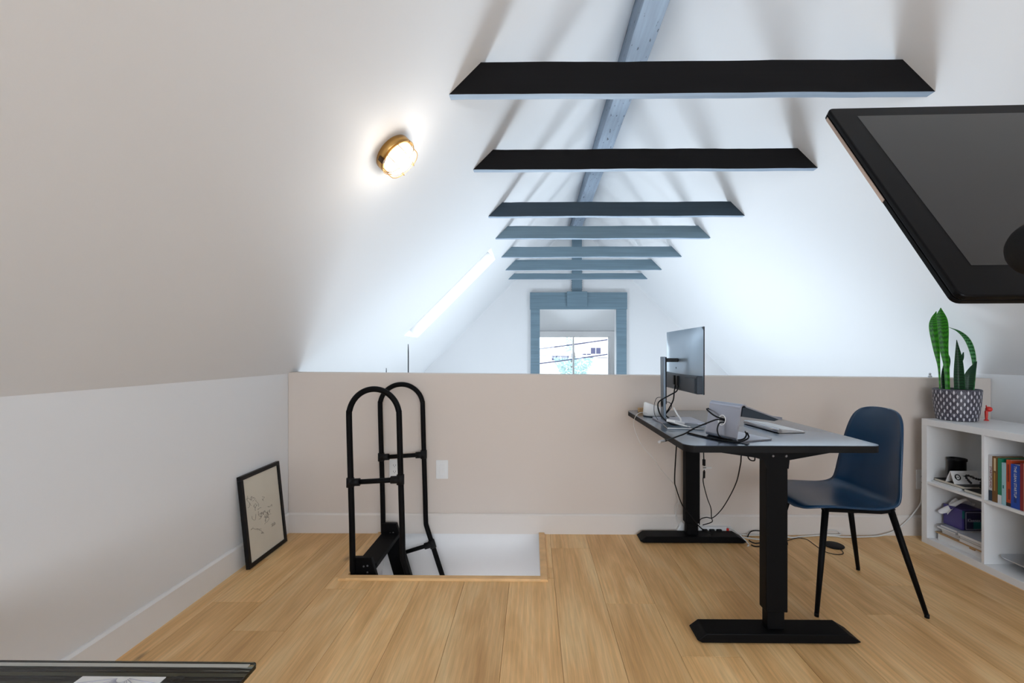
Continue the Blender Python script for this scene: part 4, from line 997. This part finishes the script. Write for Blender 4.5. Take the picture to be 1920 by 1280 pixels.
# ------------------------------------------------------------------ television and the ball in front of it
tvo = Vector((.78, .835, 1.27)); ta = -math.radians(1.6); tu = Vector((math.cos(ta), math.sin(ta), 0)); tv_ = Vector((0, .387, .551)).normalized(); tn_ = tu.cross(tv_).normalized(); tv_ = tn_.cross(tu)
TX = frame3(tvo, tu, tv_, tn_); TW, TH = 1.16, .675
tv = thing('television', 'large black flat television tilted back at the upper right', 'television', (1.36, 1.03, 0))
MB(TX).prism(rrect(0, TW, 0, TH, .014, 4), 'z', -.013, .0).build('front_bezel', 'tvframe', tv, bevel=.004, seg=3)
MB(TX).prism(rrect(0, TW, 0, TH, .014, 4), 'z', -.022, -.013).build('edge_band', ['tvframe'], tv, bevel=.001)
MB(TX).box(-.0012, .0, .30, TH-.02, -.0215, -.0135).build('side_strip', 'tvside', tv)
MB(TX).prism(rrect(.12, TW-.12, .13, TH-.10, .03, 4), 'z', -.085, -.022).build('rear_housing', 'blackplastic', tv, bevel=.008)
MB(TX).add([(.060,.078,.0006),(TW-.060,.078,.0006),(TW-.060,TH-.044,.0006),(.060,TH-.044,.0006)], [(0,1,2,3)]).build('screen', 'tvscreen', tv)
cpt = tvo+tu*(TW*.62)+tv_*(TH*.5)-tn_*.085
MB().tube([(cpt.x, cpt.y+.06, .03), (cpt.x, cpt.y+.06, cpt.z-.02)], .03, 16).build('stand_pole', 'blackmetal', tv)
MB().box(cpt.x-.09, cpt.x+.09, cpt.y-.02, cpt.y+.075, cpt.z-.09, cpt.z+.03).build('mount', 'blackmetal', tv, bevel=.004)
MB().prism(rrect(cpt.x-.28, cpt.x+.28, cpt.y-.22, cpt.y+.32, .05, 5), 'z', 0, .03).build('stand_base', 'blackmetal', tv, bevel=.004)
ms = thing('foam_ball_stand', 'round black fabric-covered ball on a stand in front of the television', 'stand', (1.30, .70, 0))
MB(Matrix.Translation((.812, .725, 1.333)) @ Matrix.Rotation(.5, 4, 'Y')).sphere((0,0,0), .047, nu=24, nv=16, sc=(1.0, 1.0, 1.0)).build('fabric_ball', 'foam', ms)
MB().tube(sm([(.835,.722,1.30),(.90,.715,1.255),(1.05,.705,1.20),(1.30,.70,1.17)], 5), .014, 12).build('boom', 'blackmetal', ms)
MB().tube([(1.30,.70,.018),(1.30,.70,1.185)], .011, 12).build('pole', 'blackmetal', ms)
MB().lathe([(1e-4, 0), (.13, 0), (.13, .012), (.02, .022), (1e-4, .022)], (1.30, .70, 0), n=28).build('base', 'blackmetal', ms)

# ------------------------------------------------------------------ glass table in the near left corner
gt = thing('glass_table', 'low black glass-topped table at the lower left', 'table', (-1.07, .6, 0))
gx0, gx1, gy0, gy1 = -1.56, -.592, .22, .972
MB().prism(rrect(gx0, gx1, gy0, gy1, .010, 4), 'z', .490, .500).build('glass_top', 'tblglass', gt, bevel=.0012)
ge = MB().box(gx0+.01, gx1-.008, gy1-.0022, gy1-.0012, .4945, .4985); ge.box(gx1-.0022, gx1-.0012, gy0+.01, gy1-.008, .4915, .4985); ge.build('glass_edge', 'edgeglass', gt)
MB().box(gx0+.01, gx1-.012, gy1-.019, gy1-.0085, .5000, .5003).build('highlight_band', 'highlightglass', gt)  # pale strip painted along the glass rim in place of a highlight
MB().box(gx0+.02, gx1-.030, gy0+.02, gy1-.026, .484, .4895).build('dark_panel', 'darkglass', gt)
fr_ = MB()
for a in ((gx0+.02, gx1-.004, gy0, gy0+.03), (gx0+.02, gx1-.004, gy1-.09, gy1-.06), (gx1-.028, gx1-.004, gy0+.03, gy1-.09), (gx0+.02, gx0+.045, gy0+.03, gy1-.09)): fr_.box(a[0], a[1], a[2], a[3], .435, .4835)
fr_.build('frame', 'tblframe', gt, bevel=.001)
for x in (gx0+.005, gx1-.036):
    for y in (gy0, gy1-.10): MB().box(x, x+.04, y, y+.04, 0, .435).build('leg', 'tblframe', gt, bevel=.002)
for x, y in ((-.735, .930), (-1.45, .930), (-.735, .27), (-1.45, .27)):
    MB().tube([(x+.012*math.cos(2*PI*k/24), y+.009*math.sin(2*PI*k/24), .4905) for k in range(24)], .0015, 8, closed=True).build('suction_ring', 'rubber', gt)
    MB().lathe([(1e-4, .4896), (.004, .4896), (.004, .4900), (1e-4, .4900)], (x, y, 0), n=12).build('spacer', 'rubber', gt)
cd_ = thing('white_card', 'white card with a fan of radiating lines on the glass table', 'card', (-.84, .85, .5))
MB().box(-.925, -.752, .74, .922, .5002, .5016).build('sheet', 'mag', cd_)
rl = MB()
for k in range(15):
    a = PI+PI*(k+.5)/15; rl.tube([(-.835+.012*math.cos(a), .917+.012*math.sin(a), .5019), (-.835+.082*math.cos(a), .917+.14*math.sin(a), .5019)], .0006, 4)
rl.build('ray_lines', 'print', cd_)

# ------------------------------------------------------------------ cables and chargers under the desk
cable('thin_white_cable', 'thin white cable hanging over the left edge of the desk to the floor', [(.66,2.60,.825),(.63,2.59,.832),(.602,2.60,.822),(.592,2.64,.785),(.590,2.64,.739),(.590,2.52,.687),(.592,2.40,.663),(.63,2.36,.62),(.709,2.50,.528),(.842,2.70,.385),(.900,2.85,.273),(.925,2.88,.229),(.914,2.90,.14),(.937,2.91,.06),(.95,2.90,.02)], .0014, 'white_cable')
cable('power_cable', 'black cable hanging left of the far desk leg', [(.800,2.50,.776),(.791,2.50,.650),(.813,2.60,.451),(.837,2.65,.384),(.902,2.75,.26),(.958,2.80,.187),(1.03,2.80,.10),(1.10,2.80,.055)], .0036, 'rubber')
cable('power_cable', 'black cable with an inline connector hanging right of the far desk leg', [(.978,2.60,.752),(.978,2.60,.608),(.981,2.60,.54),(.981,2.60,.49),(.983,2.62,.43),(1.037,2.70,.31),(1.090,2.78,.223),(1.109,2.82,.152),(1.112,2.82,.124),(1.066,2.85,.093)], .003, 'rubber')
ic = thing('inline_connector', 'black inline connector with a pale tag on a hanging cable', 'connector', (.98, 2.60, .49))
MB().tube([(.980,2.60,.562),(.980,2.60,.528)], .0085, 10).build('upper_plug', 'rubber', ic); MB().tube([(.981,2.60,.495),(.982,2.605,.455)], .0065, 10).build('lower_plug', 'rubber', ic)
MB().box(.972, 1.022, 2.594, 2.597, .512, .519).build('pale_tag', 'white_cable', ic); MB().box(.973, .989, 2.594, 2.606, .505, .524).build('clip', 'white_cable', ic)
cable('power_cable', 'long black cable sagging between the desk frame and the far leg', [(1.006,2.19,.752),(1.008,2.20,.663),(1.027,2.25,.616),(1.076,2.40,.492),(1.124,2.60,.347),(1.127,2.72,.232),(1.109,2.80,.157),(1.085,2.84,.145),(1.059,2.87,.121),(1.06,2.89,.08)], .003, 'rubber')
cable('power_cable', 'short black cable bow under the desk edge beside the near leg', [(.94,2.0,.752),(.95,2.0,.705),(.975,2.0,.697),(1.0,2.05,.715),(1.03,2.08,.69),(1.07,2.08,.697),(1.08,2.08,.745)], .003, 'rubber')
ps = thing('power_strip', 'white power strip with a red switch behind the far desk foot', 'power strip', (1.16, 2.865, .0))
PX = Matrix.Translation((1.16, 2.918, .001)) @ Matrix.Rotation(-.0, 4, 'Z')
MB(PX).prism(rrect(-.10, .112, -.018, .018, .005, 3), 'z', 0, .060).build('housing', 'white_plastic', ps, bevel=.004)
MB(PX).box(.075, .092, -.0195, -.018, .030, .054).build('switch', 'red', ps, bevel=.001)
for k in range(3): MB(PX).box(-.08+k*.045, -.048+k*.045, -.036, -.018, .022, .050).build('plug', 'rubber', ps, bevel=.004)
cg_ = MB(Matrix.Translation((.965, 2.918, .045)) @ Matrix.Rotation(.55, 4, 'Y')).box(-.032, .032, -.014, .014, -.032, .032)
cg_ = tag(cg_.build('phone_charger', 'white_plastic', bevel=.006, seg=3), 'white square charger standing by the far desk foot', 'charger')
cable('charger_cable', 'thin white cable looped on the floor left of the far desk foot', [(.93,2.895,.012),(.90,2.885,.006),(.86,2.915,.006),(.835,2.90,.006),(.85,2.88,.006),(.90,2.87,.006)], .002, 'white_cable')
cable('charger_cable', 'thin clear cable loop standing on the charger beside the far leg', [(.955,2.925,.08),(.925,2.925,.12),(.915,2.925,.17),(.93,2.925,.205),(.955,2.925,.19),(.965,2.925,.13),(.96,2.925,.085)], .0012, 'white_cable')
cable('extension_cord', 'white cord leaving the power strip along the wall behind the chair', [(1.262,2.915,.035),(1.341,2.91,.010),(1.453,2.915,.006),(1.58,2.912,.006),(1.64,2.878,.006),(1.70,2.893,.006),(1.775,2.905,.006),(1.84,2.915,.006),(1.92,2.905,.006),(1.965,2.892,.006),(2.078,2.893,.006),(2.197,2.903,.008),(2.273,2.905,.027),(2.330,2.915,.048),(2.394,2.92,.101),(2.449,2.925,.158),(2.487,2.928,.215),(2.497,2.932,.30)], .0048, 'white_cable')
cable('floor_cable', 'white cord bending over the end of the far desk foot', [(1.235,2.89,.065),(1.26,2.86,.062),(1.285,2.825,.045),(1.315,2.79,.010),(1.312,2.762,.006),(1.30,2.752,.004)], .0042, 'white_cable')
cable('floor_cable', 'short white cord on the floor behind the near desk leg', [(1.30,2.90,.010),(1.363,2.865,.006),(1.44,2.846,.006),(1.52,2.86,.006),(1.56,2.89,.006)], .0042, 'white_cable')
cable('floor_cable', 'black cord on the floor at the end of the far desk foot', [(1.345,2.83,.006),(1.36,2.79,.006),(1.41,2.80,.006),(1.48,2.83,.006),(1.53,2.80,.006),(1.545,2.77,.006),(1.565,2.80,.006),(1.59,2.87,.006)], .0034, 'rubber')
cable('floor_cable', 'black cord curving on the floor in front of the far desk foot', [(1.33,2.77,.004),(1.345,2.748,.004),(1.40,2.752,.004),(1.46,2.77,.004),(1.50,2.81,.004)], .0034, 'rubber')
cable('floor_cable', 'black cord arching over the white cords behind the near leg', [(1.36,2.88,.006),(1.385,2.905,.025),(1.42,2.92,.032),(1.47,2.92,.028),(1.52,2.91,.006)], .0036, 'rubber')
cable('floor_cable', 'white cord bundle loop on the floor behind the chair', [(1.84,2.922,.008),(1.88,2.926,.030),(1.93,2.926,.036),(1.965,2.924,.024),(1.955,2.905,.014),(1.90,2.910,.0125),(1.86,2.92,.011)], .004, 'white_cable')
pk = thing('wireless_charger', 'flat black round charging puck on the floor behind the chair', 'charger', (1.828, 2.766, 0))
MB().lathe([(1e-4, 0), (.052, 0), (.055, .004), (.054, .008), (.050, .010), (1e-4, .0105)], (1.828, 2.768, 0), n=32).build('disc', 'rubber', pk)
cable('puck_cable', 'thin black cable winding from the desk leg to the black puck', [(1.575,2.83,.004),(1.62,2.855,.004),(1.68,2.88,.004),(1.718,2.85,.004),(1.716,2.778,.004),(1.715,2.69,.004),(1.751,2.645,.004),(1.802,2.651,.004),(1.826,2.69,.004),(1.826,2.714,.005)], .0022, 'rubber')

# ------------------------------------------------------------------ outside the dormer window
gd = plate(MB(), (0,0,-6), (1,0,0), (0,1,0), (0,0,-1), (-60, 60), (9.5, 120), [], .2).build('ground', 'ground', org=(0, 40, -6)); struct(gd, 'pale ground outside')
def house(label, x0, x1, y0, y1, zb, ze, zr, wins):
    t = thing('house', label, 'house', ((x0+x1)/2, (y0+y1)/2, zb))
    MB().box(x0, x1, y0, y1, zb, ze).build('walls', 'siding', t)
    xm = (x0+x1)/2; MB().prism([(x0-.3, ze), (x1+.3, ze), (xm, zr)], 'y', y0-.2, y1+.2).build('roof', 'siding', t)
    for a, b, c, d in wins:
        w_ = MB().box(a, b, y0-.06, y0, c, d).build('window', 'roofing', t)
        MB().box((a+b)/2-.02, (a+b)/2+.02, y0-.08, y0-.06, c, d).build('mullion', 'siding', w_)
house('pale house with a lavender window, right of the dormer window bar', 3.2, 6.2, 32, 38, -6, 1.9, 3.0, [(4.12, 4.8, 1.18, 1.6), (3.52, 4.1, 1.10, 1.18)])
house('low pale house with a lavender window, left of the dormer window bar', .2, 2.85, 34, 40, -6, 1.3, 1.9, [(1.46, 2.74, .70, 1.03)])
tr_ = thing('tree', 'pale leafy tree crown outside the dormer window', 'tree', (2.35, 26, -6)); rr = random.Random(11)
MB().tube([(2.75,26.3,-6),(2.7,26.3,-3),(2.6,26.2,-.5)], .15, 8, radii=[.16, .12, .05]).build('trunk', 'card', tr_)
fo = MB()
for k in range(1500):
    z = rr.uniform(-.9, .95); w_ = 1.1*min(1, (z+1.6)/2.4); x = 2.34+rr.uniform(-w_, w_); y = 26+rr.uniform(-.6, .6)
    s_ = rr.uniform(.04, .08); a = rr.uniform(0, 6.3); d1 = Vector((math.cos(a), rr.uniform(-.4, .4), math.sin(a)))*s_; d2 = Vector((-math.sin(a), rr.uniform(-.4, .4), math.cos(a)))*s_*.6; p = Vector((x, y, z))
    fo.add([p-d1, p+d2, p+d1, p-d2], [(0,1,2,3)])
for k in range(120):
    p = Vector((2.1+rr.gauss(0, .12), 26+rr.uniform(-.3, .3), rr.uniform(1.3, 2.3))); s_ = .04; a = rr.uniform(0, 6.3); d1 = Vector((math.cos(a), 0, math.sin(a)))*s_; d2 = Vector((-math.sin(a), .2, math.cos(a)))*s_
    fo.add([p-d1, p+d2, p+d1, p-d2], [(0,1,2,3)])
tag(fo.build('foliage', 'foliage', tr_, weld=False), kind='stuff')
for (za, zb_, lb, r_) in ((1.05, 1.98, 'upper overhead wire outside the dormer window', .022), (.56, 1.5, 'lower overhead wire outside the dormer window', .022), (1.25, 1.0, 'thin middle overhead wire outside the dormer window', .010)):
    tag(MB().tube([(-2.2+4.6*k/12*1.5, 15, za+(zb_-za)*k/12-.05*math.sin(PI*k/12)) for k in range(13)], r_, 6).build('overhead_wire', 'wire'), lb, 'wire')
for x_ in (-2.25, 4.75):
    up2 = thing('utility_pole', 'utility pole at the left end of the overhead wires' if x_ < 0 else 'utility pole at the right end of the overhead wires', 'pole', (x_, 15.12, -6))
    MB().tube([(x_, 15.12, -6), (x_, 15.12, 2.4)], .10, 10, radii=[.12, .09]).build('shaft', 'card', up2)
    MB().box(x_-.06, x_+.06, 14.97, 15.03, .4, 2.1).build('wire_bracket', 'wire', up2)
